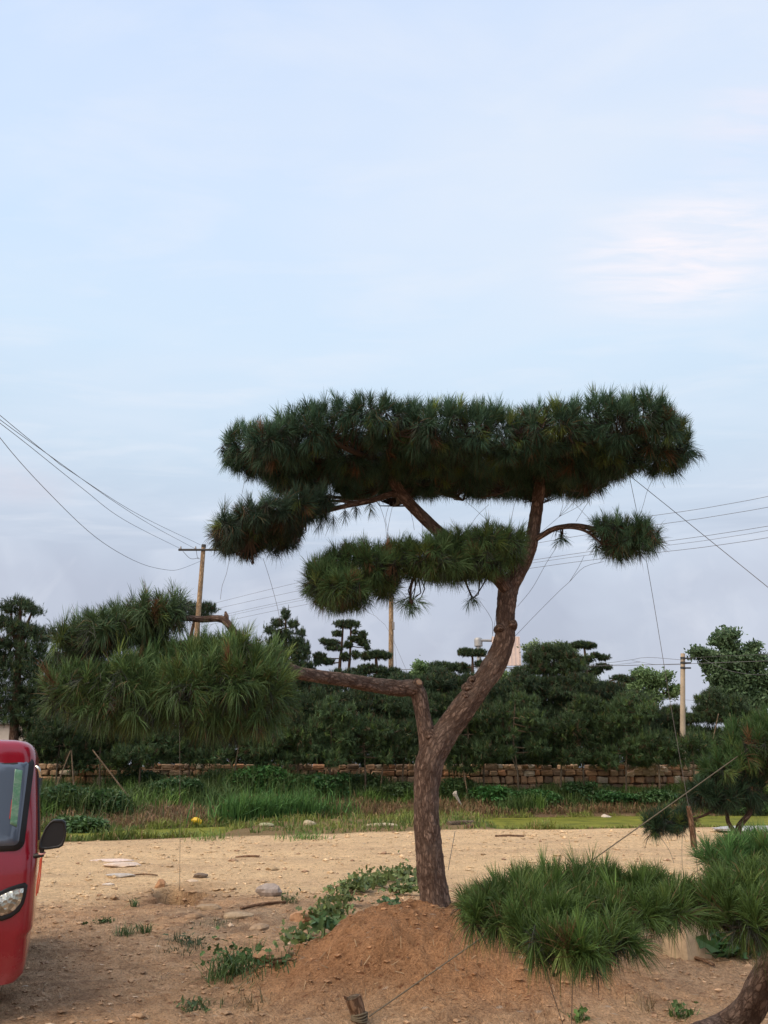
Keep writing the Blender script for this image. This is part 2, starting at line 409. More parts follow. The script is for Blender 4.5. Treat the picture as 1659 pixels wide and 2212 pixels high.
# ============================================================ terrain
def road_edge(X): return np.interp(X, [-30, -7.4, -3, 1, 8, 30], [17.5, 19.9, 22.3, 24.0, 25.2, 26.5])
def bank_foot(X): return np.interp(X, [-30, -8.8, -4, -.5, 9, 30], [22.5, 25.3, 28.5, 31.3, 33.9, 36.0])
def wall_y(X): return 36 + np.asarray(X) * .12
TREE = np.array((G(938, 1972, .44)))           # foot of the large pine
MND = (.36, 7.15)
def mound(X, Y):
    dx = (X - MND[0]); dy = Y - MND[1]
    ang = fbm(X * 1.3 + 3, Y * 1.3, 3, 21) - .5
    r = np.sqrt((dx / np.where(dx < 0, 1.75, 2.1)) ** 2 + (dy / np.where(dy < 0, 1.55, 1.0)) ** 2) + ang * .35
    k = (1 - sstep(r, .12, 1.0)) ** 1.25
    return k
def height(X, Y):
    X = np.asarray(X, float); Y = np.asarray(Y, float)
    z = (fbm(X * .35, Y * .35, 3, 1) - .5) * .07 * sstep(Y, 2, 8)
    near = 1 - sstep(Y, 15, 30)
    z = z + (fbm(X * 2.2, Y * 2.2, 4, 5) - .5) * .045 * (.3 + .7 * near)
    fore = (1 - sstep(Y, 9.3, 12.5)) * sstep(Y, 1, 4)
    z = z + (fbm(X * 9, Y * 9, 3, 31, .65) - .5) * (.018 + .040 * fore)
    # wheel ruts along the road
    for yc, a in ((13.4, .05), (15.2, .06), (17.6, .05), (19.3, .05)):
        z = z - a * np.exp(-((Y - yc - X * .05 + fbm(X * .3, Y * 0, 2, 8)) / .3) ** 2)
    k = mound(X, Y)
    z = z + .50 * k + k * (1 - k * .5) * ((fbm(X * 5, Y * 5, 4, 11, .68) - .5) * .27 + np.abs(fbm(X * 11, Y * 9, 3, 15, .6) - .5) * .20)
    z = z + (np.abs(fbm(X * 15, Y * 13, 2, 19, .7) - .5) - .12) * .10 * fore * (.5 + .5 * k)
    # eroded hollow left of the mound
    hx, hy = X + 2.75, Y - 11.3
    hollow = np.exp(-((hx + .35 * hy + (fbm(X * 3, Y * 3, 3, 91) - .5) * .5) / .36) ** 2 - (hy / .75) ** 2)
    z = z - .42 * sstep(hollow, .38, .62) + .07 * np.exp(-((hx - .1) / .8) ** 2 - ((hy - .9) / .35) ** 2) + .06 * np.exp(-((X + 1.6) / .8) ** 2 - ((Y - 10.4) / .8) ** 2)
    # ditch, bank, upper level
    re, bf, wy = road_edge(X), bank_foot(X), wall_y(X)
    dip = sstep(Y, re + .2, re + .9) * (1 - sstep(Y, bf - .9, bf + .1))
    wet = np.clip(1 - sstep(X, -5.6, -4.0) + sstep(X, 3.0, 4.2), 0, 1)
    z = z - dip * (.02 + .30 * wet) + (1 - wet) * dip * .06
    z = z + .85 * sstep(Y, bf - .2, wy - .5) + .95 * sstep(Y, wy + .1, wy + .5)
    z = z + (fbm(X * .8, Y * .8, 3, 41) - .5) * .25 * sstep(Y, bf, bf + 2)
    return z
def hz(X, Y): return float(height(np.array([X]), np.array([Y]))[0])
xs = np.concatenate([-np.geomspace(400, 12, 34), np.arange(-11.6, -5, .22), np.arange(-5, 5.0, .036), np.arange(5.0, 14, .22), np.geomspace(14.3, 400, 34)])
ys = np.concatenate([-np.geomspace(200, 4, 16), np.arange(-3, 5.2, .35), np.arange(5.3, 12.6, .036), np.arange(12.7, 24, .13), np.arange(24, 42, .28), np.geomspace(42.5, 900, 46)])
GX, GY = np.meshgrid(xs, ys); GZ = height(GX, GY)
def soil(X, Y):
    sand = np.array((.78, .57, .345)); brown = np.array((.56, .36, .215)); orange = np.array((.46, .25, .13)); grey = np.array((.36, .275, .195))
    bank = np.array((.17, .115, .07)); tan2 = np.array((.64, .43, .265))
    X = X[..., None]; Y = Y[..., None]
    n = fbm(X * .7, Y * .7, 4, 61); n2 = fbm(X * 2.1, Y * 2.1, 4, 71)
    k = sstep(Y + (n - .5) * 4.5, 9.3, 12.6)
    c = brown * (1 - k) + sand * k
    k = sstep(n2, .50, .68) * (1 - sstep(Y, 8, 13)) ; c = c * (1 - k * .6) + tan2 * k * .6
    k = np.exp(-((X + 1.75) / 1.25) ** 2 - ((Y - 9.6) / 1.35) ** 2) * sstep(n2, .3, .55); c = c * (1 - k * .85) + grey * k * .85
    n3 = fbm(X * 5.5, Y * 7, 4, 81, .65); k = sstep(n3, .52, .66) * (1 - sstep(Y, 10, 12.5)); c = c * (1 - k * .5) + np.array((.28, .175, .11)) * k * .5
    k = sstep(n3, .40, .30) * (1 - sstep(Y, 10, 12.5)); c = c * (1 - k * .4) + np.array((.66, .46, .30)) * k * .4
    k = sstep(fbm(X * .5, Y * 1.6, 3, 83), .56, .68) * sstep(Y, 10, 13); c = c * (1 - k * .35) + np.array((.50, .35, .23)) * k * .35
    k = np.clip(mound(X, Y) * 3.2 + (n2 - .5) * .6, 0, 1) * sstep(mound(X, Y), .02, .12); c = c * (1 - k) + (orange * (.62 + .35 * n2 + .45 * n3)) * k
    k = sstep(X + (n - .5) * 2, 1.6, 2.6) * (1 - sstep(Y, 9.5, 11)) ; c = c * (1 - k * .55) + np.array((.50, .345, .225)) * k * .55
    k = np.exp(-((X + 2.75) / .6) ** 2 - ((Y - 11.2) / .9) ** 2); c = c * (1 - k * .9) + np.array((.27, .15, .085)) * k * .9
    re, bf = road_edge(X), bank_foot(X)
    k = sstep(Y + (n - .5) * 1.2, re - .25, re + .35); c = c * (1 - k) + np.array((.26, .19, .10)) * k
    k = sstep(Y + (n - .5), bf - .6, bf + .3); c = c * (1 - k) + bank * k
    return c
GC = soil(GX, GY)
nx, ny = len(xs), len(ys)
ii, jj = np.meshgrid(np.arange(ny - 1), np.arange(nx - 1), indexing='ij')
FQ = np.stack([ii * nx + jj, ii * nx + jj + 1, (ii + 1) * nx + jj + 1, (ii + 1) * nx + jj], -1)
cx = (GX[:-1, :-1] + GX[1:, 1:]) / 2; cy = (GY[:-1, :-1] + GY[1:, 1:]) / 2
is_road = (cy > 11.4) & (cy < road_edge(cx) + .1) & (np.abs(cx) < 60)
is_mound = (mound(cx, cy) > .05) & (cy < 9.5)
is_bank = (cy > bank_foot(cx) - .2) & (cy < wall_y(cx) + .5) & (np.abs(cx) < 60)
ALLV = np.stack([GX, GY, GZ], -1).reshape(-1, 3); ALLC = GC.reshape(-1, 3)
def sheet(name, mask):
    f = FQ[mask]; u, inv = np.unique(f.ravel(), return_inverse=True)
    mb = MB(); mb.add(ALLV[u], inv.reshape(-1, 4), ALLC[u]); o = mb.build(name, M_GROUND, None, True); o['kind'] = 'structure'; return o
sheet('ground', ~(is_road | is_mound | is_bank)); sheet('dirt_road', is_road); sheet('earth_mound', is_mound & ~is_road); sheet('bank', is_bank)

def water_mat(t, p):
    o = obj_c(t); n = noise(t, o, 1.2, 6, .7); n2 = noise(t, o, 14, 3)
    c = rampn(t, n.outputs[0], [(.30, (.07, .085, .02)), (.5, (.17, .185, .03)), (.7, (.26, .25, .045))])
    t.links.new(mixn(t, c, rampn(t, n2.outputs[0], [(.3, (.7, .7, .7)), (.7, (1.15, 1.15, 1.15))]), 1, 'MULTIPLY'), p.inputs['Base Color']); p.inputs['Roughness'].default_value = .9; p.inputs['Specular IOR Level'].default_value = .12
M_WATER = mat('algae_water', water_mat)
for x0, x1 in ((-24, -3.4), (2.6, 26)):
    xx = np.linspace(x0, x1, 40); mb = MB()
    v = np.concatenate([np.stack([xx, road_edge(xx) + .1, xx * 0 - .085], 1), np.stack([xx, bank_foot(xx) + .1, xx * 0 - .085], 1)])
    mb.add(v, np.array([[i, i + 1, 41 + i, 40 + i] for i in range(39)])); o = mb.build('ditch_water', M_WATER); o['kind'] = 'structure'

# ============================================================ foliage makers
def perp_frame(D):
    a = np.where(np.abs(D[:, 2:3]) < .9, np.array([[0, 0, 1.]]), np.array([[1., 0, 0]]))
    u = nrm(np.cross(D, a)); return u, np.cross(D, u)
def needles(mb, P, D, k, L, wd, shoot, a0=20, a1=75, droop=.1, cols=None, jitter=.14, mat=0, r=rng, simple=False, fwd=.0):
    """k needles round each shoot; each needle a thin curved blade"""
    n = len(P)
    if n == 0: return
    tl = np.repeat(np.clip(r.normal(1, .16, n), .6, 1.4), k); td = np.repeat(r.uniform(.3, 2.0, n), k)[:, None]
    P = np.repeat(P, k, 0); D = np.repeat(D, k, 0); C = np.repeat(cols, k, 0); m = n * k
    u, v = perp_frame(D)
    ph = r.uniform(0, 2 * math.pi, m)[:, None]; s = r.uniform(0, 1, m)[:, None]
    an = np.radians(a0 + (a1 - a0) * np.clip((1 - s) * .75 + r.uniform(-.1, .35, m)[:, None], 0, 1))
    pr = u * np.cos(ph) + v * np.sin(ph)
    base = P + D * shoot * (s - .5)
    dr = D * np.cos(an) + pr * np.sin(an)
    ln = (L * tl * r.uniform(.62, 1.15, m))[:, None]
    tip = base + dr * ln + np.array((0, 0, -1.)) * ln * droop * td * r.uniform(.4, 1.4, m)[:, None]
    wv = nrm(np.cross(dr, r.normal(0, 1, (m, 3)))) * wd * .5
    C = np.clip(C * (1 + r.normal(0, jitter, (m, 1))), .003, 1)
    old = r.uniform(0, 1, m) < .035; C[old] = np.array((.15, .10, .05)) * r.uniform(.6, 1.3, (old.sum(), 1))
    if simple:
        V = np.stack([base - wv, base + wv, tip], 1).reshape(-1, 3)
        Fc = np.arange(m * 3).reshape(-1, 3); mb.add(V, Fc, np.repeat(C, 3, 0), None, mat); return
    mid = base + dr * ln * .55 + np.array((0, 0, 1.)) * ln * droop * .12
    V = np.stack([base - wv, base + wv, mid - wv, mid + wv, tip], 1).reshape(-1, 3)
    i = np.arange(m)[:, None] * 5
    Fc = np.concatenate([i + [0, 1, 3], i + [0, 3, 2], i + [2, 3, 4]])
    mb.add(V, Fc, np.repeat(C, 5, 0), None, mat)

def px_lobes(lst, Y, dep):
    """ellipsoids from layout pixels: (px, py, rx, ry[, dY[, depth radius]]) at depth Y"""
    o = []
    for l in lst:
        px, py, rx, ry = l[:4]; dy = l[4] if len(l) > 4 else 0; dp = l[5] if len(l) > 5 else dep
        y = Y + dy; c = W(px, py, y); s = mpp(py, y) * math.hypot(1, 0)
        d = rayd(px, py); e = math.atan2(abs(d.z), d.y)
        k = y / d.y / F
        a = rx * k; h = ry * k
        rz = math.sqrt(max(h * h - (dp * math.sin(e)) ** 2, (h * .55) ** 2)) / math.cos(e)
        o.append((c, np.array((a, dp, rz))))
    return o
def lobe_points(lobes, dens, r, low=.5, shell=(.78, 1.0), upbias=.75, cut=.8):
    """shoot tips on and just inside the lobes' surfaces, with growing directions"""
    PP, DD = [], []
    for i, (c, q) in enumerate(lobes):
        area = 4 * math.pi * ((((q[0] * q[1]) ** 1.6 + (q[0] * q[2]) ** 1.6 + (q[1] * q[2]) ** 1.6) / 3) ** (1 / 1.6))
        n = max(3, int(area * dens))
        d = nrm(r.normal(0, 1, (n, 3)))
        keep = (d[:, 2] > -.25) | (r.uniform(0, 1, n) < low)
        d = d[keep]; s = r.uniform(shell[0], shell[1], len(d))[:, None]
        bumpy = 1 + (fbm(d[:, 0] * 2.3 + i * 3, d[:, 1] * 2.3 + d[:, 2] * 2, 2, 90 + i)[:, None] - .5) * .35
        p = c + d * q * s * bumpy
        nn = nrm(d / q)
        ins = np.zeros(len(p), bool)
        for j, (c2, q2) in enumerate(lobes):
            if j != i: ins |= (((p - c2) / q2) ** 2).sum(1) < cut ** 2
        p, nn = p[~ins], nn[~ins]
        upw = np.where(nn[:, 2:3] > -.15, upbias * 1.35, upbias * np.clip(.35 + nn[:, 2:3], -.35, .3))
        hang = nn[:, 2:3] < -.1
        D = nrm(np.where(hang, nn * .25 + np.array((0, 0, -.22)), nn * .48 + np.array((0, 0, 1.)) * upw) + r.normal(0, 1, nn.shape) * np.where(hang, .55, .24) * np.array((1, 1, .6)))
        PP.append(p); DD.append(D)
    return np.concatenate(PP), np.concatenate(DD)
def thin_twigs(mb, P, roots, r, rad=.004, frac=1.0, mat=1):
    """a bent twig from every shoot back towards the nearest branch point"""
    roots = np.asarray(roots)
    d = ((P[:, None, :] - roots[None]) ** 2).sum(-1); Q = roots[d.argmin(1)]
    keep = r.uniform(0, 1, len(P)) < frac; P, Q = P[keep], Q[keep]
    L = np.linalg.norm(P - Q, axis=1, keepdims=True)
    m = (P + Q) / 2 + r.normal(0, .08, P.shape) * L - np.array((0, 0, 1.)) * L * .12
    for a, b, ra, rb in ((Q, m, rad * 2.2, rad * 1.4), (m, P, rad * 1.4, rad * .7)):
        D = nrm(b - a); u, v = perp_frame(D); vs = []
        for R0, X in ((ra, a), (rb, b)):
            for k in range(3):
                t = 2 * math.pi * k / 3; vs.append(X + (u * math.cos(t) + v * math.sin(t)) * R0)
        V = np.stack(vs, 1).reshape(-1, 3); i = np.arange(len(P))[:, None] * 6
        Fc = np.concatenate([i + [k, (k + 1) % 3, 3 + (k + 1) % 3, 3 + k] for k in range(3)])
        mb.add(V, Fc, (1, 1, 1), None, mat)
def tint(n, r, base, alt=None, pa=.15, sd=.16):
    c = np.array(base)[None] * (1 + r.normal(0, sd, (n, 1)))
    if alt is not None:
        for a, q in zip(alt, pa if isinstance(pa, (list, tuple)) else [pa]):
            k = r.uniform(0, 1, n) < q; c[k] = np.array(a) * (1 + r.normal(0, sd, (k.sum(), 1)))
    return np.clip(c, .004, 1)

GREEN = (.052, .105, .060); YGREEN = (.115, .165, .045); RUST = (.13, .072, .036)
def crown_near(root, lobes, dens, roots, seed, k=75, L=.125, wd=.0028, shoot=.075, low=.5, base=GREEN, pa=(.07, .03), dead=.10, droop=.12, extra=None, label=None, cut=.8, twig=.0045, upb=.75, lead=.22):
    r = np.random.default_rng(seed); mb = MB()
    P, D = lobe_points(lobes, dens, r, low, upbias=upb, cut=cut)
    if extra is not None:
        P = np.vstack([P, extra[0]]); D = np.vstack([D, extra[1]])
    C = tint(len(P), r, base, (YGREEN, RUST), pa)
    needles(mb, P, D, k, L, wd, shoot, 10, 66, droop, C, r=r)
    q = (r.uniform(0, 1, len(P)) < lead) & (D[:, 2] > .3)      # longer leading shoots standing proud of the pad
    needles(mb, P[q] + D[q] * L * .45, nrm(D[q] + r.normal(0, .15, D[q].shape)), k // 2, L, wd, shoot * 1.2, 6, 42, droop * .5, C[q] * 1.45, r=r)  # lighter colour paints the light on top of the pad
    # old hanging needles below the shoots, darkened to paint the shade under the crown
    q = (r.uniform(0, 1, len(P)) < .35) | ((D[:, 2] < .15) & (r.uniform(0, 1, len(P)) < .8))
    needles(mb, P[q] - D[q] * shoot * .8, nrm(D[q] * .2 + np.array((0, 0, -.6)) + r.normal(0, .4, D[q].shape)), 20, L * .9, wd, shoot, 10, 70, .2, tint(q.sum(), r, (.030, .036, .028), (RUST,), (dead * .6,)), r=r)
    thin_twigs(mb, P, roots, r, twig, .6)
    o = add_part(mb, 'crown', [M_NEEDLE, M_TWIG], root)
    if label: o['label'] = label
    return o
def limb(root, name, pts, mat_=None, noise_=.12, seg=20, step=.03, seed=0, subs=None, label=None):
    """pts: (px, py, r_px, Y) in layout pixels"""
    P = [W(a, b, y) for a, b, _, y in pts]; R = [q * mpp(b, y) for a, b, q, y in pts]
    mb = MB(); tube(mb, P, R, seg, step, noise=noise_, seed=seed)
    o = add_part(mb, name, mat_ or M_BARK, root, smooth=True)
    if label: o['label'] = label
    return o, spline(P, R, .12)[0]

# ============================================================ the large pine
base = np.array((TREE[0], TREE[1], hz(TREE[0], TREE[1]) - .05))
TY = float(TREE[1])
pine = empty('pine_tree', base, 'tall trained pine with forked leaning trunk and layered pads on the orange mound', 'pine tree')
tr = [(944, 2010, 46, TY), (942, 1975, 36, TY), (938, 1935, 31, TY), (932, 1890, 29.5, TY), (926, 1830, 27.5, TY), (921, 1760, 27, TY), (922, 1700, 27.5, TY), (929, 1645, 30, TY), (945, 1606, 30, TY),
      (972, 1570, 26, TY), (1003, 1528, 25, TY), (1040, 1478, 24, TY), (1072, 1430, 23.5, TY), (1089, 1385, 21.5, TY), (1092, 1345, 19.5, TY), (1094, 1310, 20.5, TY + .03), (1100, 1268, 21, TY + .05),
      (1120, 1232, 18, TY + .08), (1142, 1192, 14.5, TY + .1), (1152, 1150, 14, TY + .1), (1160, 1095, 13, TY + .1), (1166, 1040, 12, TY + .1), (1166, 990, 9, TY + .1), (1158, 940, 5, TY + .1)]
_, sk0 = limb(pine, 'trunk', tr, seg=40, step=.015, seed=3, noise_=.20)
_, sk1 = limb(pine, 'branch', [(930, 1630, 22, TY), (921, 1585, 19, TY), (912, 1540, 16.5, TY), (905, 1503, 17, TY), (893, 1487, 18, TY - .02), (860, 1487, 17, TY - .10), (810, 1480, 16, TY - .3), (750, 1470, 14.5, TY - .65),
      (690, 1461, 13.5, TY - 1.0), (640, 1452, 14, TY - 1.35), (600, 1432, 13, TY - 1.7), (560, 1415, 11, TY - 2.0), (525, 1392, 9, TY - 2.15), (505, 1365, 8, TY - 2.2), (487, 1342, 8, TY - 2.2), (470, 1336, 7.5, TY - 2.2), (435, 1338, 7, TY - 2.2), (395, 1336, 6.5, TY - 2.2), (330, 1350, 6, TY - 2.2), (230, 1375, 4, TY - 2.2)], seg=24, step=.02, seed=5, noise_=.16)
# the sawn stub at the elbow, knots on the leaning stem
mb = MB(); tube(mb, [W(893, 1488, TY), W(905, 1474, TY - .07)], [.055, .047], 16, .02, noise=.15); stub = add_part(mb, 'branch_stub', M_BARK, pine, smooth=True)
mb = MB(); tube(mb, [W(905, 1474.3, TY - .07), W(906.3, 1472.6, TY - .078)], [.030, .026], 14, .02, col=(.34, .22, .15)); add_part(mb, 'sawn_face', M_ROCK, pine, stub)
for px, py, q in ((1012, 1487, .05), (1005, 1505, .035), (1018, 1470, .03), (1105, 1352, .045), (1078, 1360, .04), (930, 1590, .05)):
    a = W(px, py, TY); d = nrm(np.array((0, -1, .1)))
    mb = MB(); tube(mb, [a - d * .02, a + d * .085 + (0, 0, 0), a + d * .105], [q * 1.3, q, q * .6], 14, .02, noise=.2, seed=int(px)); add_part(mb, 'knot', M_BARK, pine, smooth=True)
mb = MB(); tube(mb, [W(487, 1342, TY - 2.2), W(489, 1330, TY - 2.2), W(487, 1321, TY - 2.2)], [.022, .016, .006], 10, .02, noise=.2); add_part(mb, 'branch_stub', M_BARK, pine, smooth=True)
_, sk2 = limb(pine, 'branch', [(1098, 1275, 17, TY), (1075, 1248, 15, TY), (1040, 1228, 14, TY - .05), (1000, 1200, 14, TY - .05), (968, 1168, 13, TY - .03), (935, 1138, 12.5, TY), (895, 1098, 12.5, TY), (868, 1068, 12.5, TY), (850, 1035, 12, TY), (845, 1000, 10, TY), (838, 960, 6, TY)], seg=20, step=.03, seed=9)
_, sk3 = limb(pine, 'branch', [(862, 1066, 8, TY), (835, 1070, 6, TY - .05), (800, 1082, 6, TY - .1), (760, 1090, 5.5, TY - .15), (700, 1105, 5, TY - .2), (620, 1130, 4.5, TY - .3), (540, 1160, 3, TY - .3)], seg=12, step=.03, seed=12, noise_=.2)
_, sk3b = limb(pine, 'branch', [(858, 1060, 6, TY), (820, 1078, 4, TY), (770, 1085, 3.5, TY), (720, 1082, 3.2, TY), (660, 1090, 2.5, TY)], seg=10, step=.03, seed=13, noise_=.2)
_, sk4 = limb(pine, 'branch', [(1142, 1172, 7, TY + .1), (1165, 1160, 6.5, TY + .05), (1195, 1143, 6, TY), (1235, 1136, 6, TY - .05), (1275, 1140, 5.5, TY - .1), (1320, 1155, 4, TY - .1), (1390, 1165, 3, TY - .1)], seg=12, step=.03, seed=15, noise_=.2)
_, sk4b = limb(pine, 'branch', [(1195, 1143, 3.5, TY), (1235, 1140, 3.2, TY - .1), (1270, 1150, 3, TY - .2), (1300, 1175, 2, TY - .25)], seg=8, step=.03, seed=16)
# the top crown is one wide flat slab, about 2.3 m deep; its limbs spread level from the two stem tops
ZS = 4.40
def wl(px, Y, z=ZS):                       # world point whose picture column is px at depth Y and height z
    el = math.atan2(z - CZ, Y); py = 1106 - F * math.tan(el - PITCH); return W(px, py, Y)
def on_slab(px, Y, z): p = wl(px, Y, z); return np.array((p[0], Y, z))
sk5 = []
LA, LB = W(845, 1005, TY), W(1166, 1005, TY + .1)
for k, (O_, ends) in enumerate([(LA, [(730, 6.9), (620, 6.8), (520, 6.9)]), (LA, [(760, 6.6), (680, 6.3), (600, 6.3)]), (LA, [(800, 7.8), (720, 8.0), (620, 7.9)]), (LA, [(840, 6.7), (850, 6.35)]), (LA, [(860, 7.9), (850, 8.3)]),
        (LA, [(930, 6.9), (990, 6.5), (1040, 6.35)]), (LA, [(930, 7.6), (1000, 8.1)]), (LB, [(1100, 7.6), (1040, 8.0)]), (LB, [(1160, 7.8), (1170, 8.2)]), (LB, [(1150, 6.7), (1130, 6.35)]),
        (LB, [(1240, 7.0), (1320, 6.8), (1400, 6.75)]), (LB, [(1230, 6.6), (1300, 6.4), (1390, 6.4)]), (LB, [(1230, 7.6), (1290, 7.7)]), (LB, [(1280, 7.1), (1345, 6.9), (1440, 6.7)])]):
    P = [O_] + [on_slab(a, b, ZS - .02 + .05 * q) for q, (a, b) in enumerate(ends)]
    R = np.linspace(.032, .012, len(P)); mb = MB(); tube(mb, P, R, 10, .05, noise=.2, seed=30 + k); add_part(mb, 'branch', M_TWIG, pine, smooth=True); sk5.append(spline(P, R, .12)[0])
ROOTS = np.vstack(sk5)
top_py = lambda x: np.interp(x, [500, 560, 620, 690, 780, 860, 930, 1000, 1100, 1180, 1250, 1320, 1390, 1440, 1480], [975, 955, 932, 905, 898, 905, 915, 922, 925, 922, 908, 905, 900, 915, 945])
rs_ = np.random.default_rng(77)
def slab(xa, xb):
    L_ = []
    for x in np.arange(542, 1425, 42):                       # near rim
        if xa <= x < xb:
            Yn = 6.45 + (.35 if x < 580 else 0) + rs_.uniform(-.08, .08); c = W(x + rs_.uniform(-8, 8), top_py(x) + 15 + rs_.uniform(-9, 9), Yn); L_.append((c, np.array((.19, .26, (.15 if 600 < x < 1400 else .11) + rs_.uniform(-.03, .035)))))
    for Yr, x0, x1, st in ((6.85, 530, 1440, 50), (7.3, 560, 1330, 50), (7.75, 620, 1290, 50), (8.1, 700, 1180, 50)):
        for x in np.arange(x0, x1, st):
            if xa <= x < xb and not (Yr > 7 and rs_.uniform() < .14): L_.append((on_slab(x + rs_.uniform(-14, 14), Yr + rs_.uniform(-.12, .12), ZS + .06 + max(0, Yr - 6.9) * .15 + rs_.uniform(-.05, .05)), np.array((.24, .30, .125 + rs_.uniform(-.02, .03)))))
    return L_
topL, topM, topR = slab(480, 880), slab(880, 1150), slab(1150, 1500)
topR += px_lobes([(1400, 968, 44, 36, -.55), (1420, 955, 24, 30, -.5), (1388, 992, 30, 18, -.45), (1260, 975, 40, 20, .1)], TY, .24)
r0 = np.random.default_rng(1)
for L_, sd_, lab_ in ((topL, 101, 'broad flat top pad, left half'), (topM, 102, 'broad flat top pad, middle'), (topR, 103, 'top pad around the right-hand stem, with rusty old needles')):
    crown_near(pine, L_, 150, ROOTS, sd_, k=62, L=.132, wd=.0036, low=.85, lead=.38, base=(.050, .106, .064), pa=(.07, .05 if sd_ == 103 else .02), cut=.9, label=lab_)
lowL = px_lobes([(500, 1145, 26, 20, -.5), (545, 1122, 36, 18, -.5), (600, 1108, 36, 16, -.5), (650, 1100, 30, 13, -.4), (505, 1162, 28, 18, 0), (555, 1148, 40, 20, 0), (610, 1135, 36, 18, 0), (520, 1178, 34, 16, .5), (575, 1172, 40, 14, .5), (615, 1155, 26, 14, .4), (480, 1165, 16, 14, -.2), (690, 1092, 24, 9, -.2)], TY - .1, .28)
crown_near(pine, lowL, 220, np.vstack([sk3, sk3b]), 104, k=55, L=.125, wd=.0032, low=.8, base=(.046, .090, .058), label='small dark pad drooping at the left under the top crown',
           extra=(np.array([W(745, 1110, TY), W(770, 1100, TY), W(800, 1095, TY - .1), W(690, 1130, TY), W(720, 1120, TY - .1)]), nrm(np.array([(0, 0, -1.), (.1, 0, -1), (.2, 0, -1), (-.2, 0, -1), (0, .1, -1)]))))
mid = px_lobes([(700, 1258, 36, 32, -.1), (750, 1225, 52, 36, 0), (745, 1275, 46, 26, -.2), (725, 1292, 34, 20, -.15), (765, 1290, 30, 16, -.1), (690, 1275, 26, 20, -.1), (810, 1225, 55, 34, -.1), (870, 1215, 50, 32, .1), (930, 1208, 52, 32, -.1), (990, 1195, 52, 34, .1), (1050, 1182, 52, 34, -.1), (1095, 1185, 30, 32, -.05), (1040, 1220, 50, 26, -.1), (830, 1262, 34, 22, .1), (960, 1230, 60, 22, -.1)], TY - .15, .33)
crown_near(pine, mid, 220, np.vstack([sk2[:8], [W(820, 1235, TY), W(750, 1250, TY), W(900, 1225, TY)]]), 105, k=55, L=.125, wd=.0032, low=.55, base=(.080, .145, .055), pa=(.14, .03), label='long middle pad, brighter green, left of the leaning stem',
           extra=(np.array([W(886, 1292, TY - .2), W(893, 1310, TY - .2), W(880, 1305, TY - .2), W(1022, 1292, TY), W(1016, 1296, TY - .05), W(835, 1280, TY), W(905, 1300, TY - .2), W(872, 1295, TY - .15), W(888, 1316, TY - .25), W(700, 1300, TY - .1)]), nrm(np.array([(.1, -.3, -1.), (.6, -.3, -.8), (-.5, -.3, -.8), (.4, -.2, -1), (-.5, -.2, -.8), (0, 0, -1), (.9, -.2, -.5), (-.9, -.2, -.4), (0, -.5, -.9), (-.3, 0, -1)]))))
_, _ = limb(pine, 'branch', [(905, 1232, 3.5, TY - .1), (889, 1262, 3, TY - .18), (886, 1300, 2.5, TY - .2)], M_TWIG, .1, 8, .03, 44)
_, _ = limb(pine, 'branch', [(1000, 1232, 3, TY - .05), (1008, 1262, 2.2, TY), (1020, 1292, 1.8, TY)], M_TWIG, .1, 8, .03, 45)
_, _ = limb(pine, 'branch', [(1070, 1240, 11, TY), (1000, 1238, 7, TY - .1), (930, 1232, 6, TY - .15), (850, 1238, 5, TY - .15), (760, 1252, 3, TY - .15)], M_BARK, .15, 12, .04, 46)
rs = px_lobes([(1310, 1150, 30, 18, -.1), (1355, 1155, 42, 24, 0), (1390, 1170, 30, 20, -.1), (1350, 1178, 36, 16, -.1), (1330, 1165, 30, 16, .15)], TY - .1, .26)
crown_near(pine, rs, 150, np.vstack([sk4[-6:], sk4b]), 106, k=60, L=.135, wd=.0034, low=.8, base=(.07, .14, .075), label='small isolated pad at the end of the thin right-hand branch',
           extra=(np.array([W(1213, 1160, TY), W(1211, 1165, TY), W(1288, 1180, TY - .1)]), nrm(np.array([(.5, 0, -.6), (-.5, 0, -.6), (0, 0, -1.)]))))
_, _ = limb(pine, 'branch', [(1210, 1140, 1.5, TY), (1213, 1162, 1.3, TY)], M_TWIG, 0, 6, .03, 47)
for px, py, dy in ((888, 1300, -.22), (758, 1290, -.2), (742, 1294, -.25), (768, 1292, -.15)):
    c = W(px, py, TY + dy); mb = MB(); tube(mb, [c + (0, 0, .028), c + (0, 0, .018), c, c - (0, 0, .018), c - (0, 0, .028)], [.006, .019, .023, .015, .004], 10, .006, noise=.35, seed=px); add_part(mb, 'pine_cone', M_TWIG, pine, smooth=True)
# the low limb reaches towards the camera: its pads hang nearer
NY = TY - 2.25
ul = px_lobes([(148, 1392, 30, 16, 0), (190, 1376, 40, 18, .1), (235, 1360, 44, 20, -.1), (285, 1346, 44, 20, .1), (335, 1332, 40, 20, 0), (372, 1320, 26, 18, 0), (290, 1368, 60, 14, .1), (210, 1390, 44, 12, 0)], NY, .2)
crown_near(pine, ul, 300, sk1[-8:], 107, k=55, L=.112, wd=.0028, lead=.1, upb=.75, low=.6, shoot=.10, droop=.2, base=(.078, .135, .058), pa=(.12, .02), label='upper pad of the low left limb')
ll = px_lobes([(165, 1500, 40, 30, .05), (225, 1492, 56, 34, 0), (300, 1478, 62, 38, -.1), (375, 1458, 62, 40, .15), (450, 1440, 52, 38, .1), (515, 1425, 44, 30, .1), (570, 1452, 38, 32, .1), (585, 1500, 36, 40, 0), (520, 1480, 66, 56, -.1), (430, 1495, 78, 52, -.15), (330, 1520, 72, 40, -.1), (240, 1530, 60, 32, 0), (450, 1545, 66, 22, -.05), (550, 1545, 50, 24, 0)], NY - .1, .28)
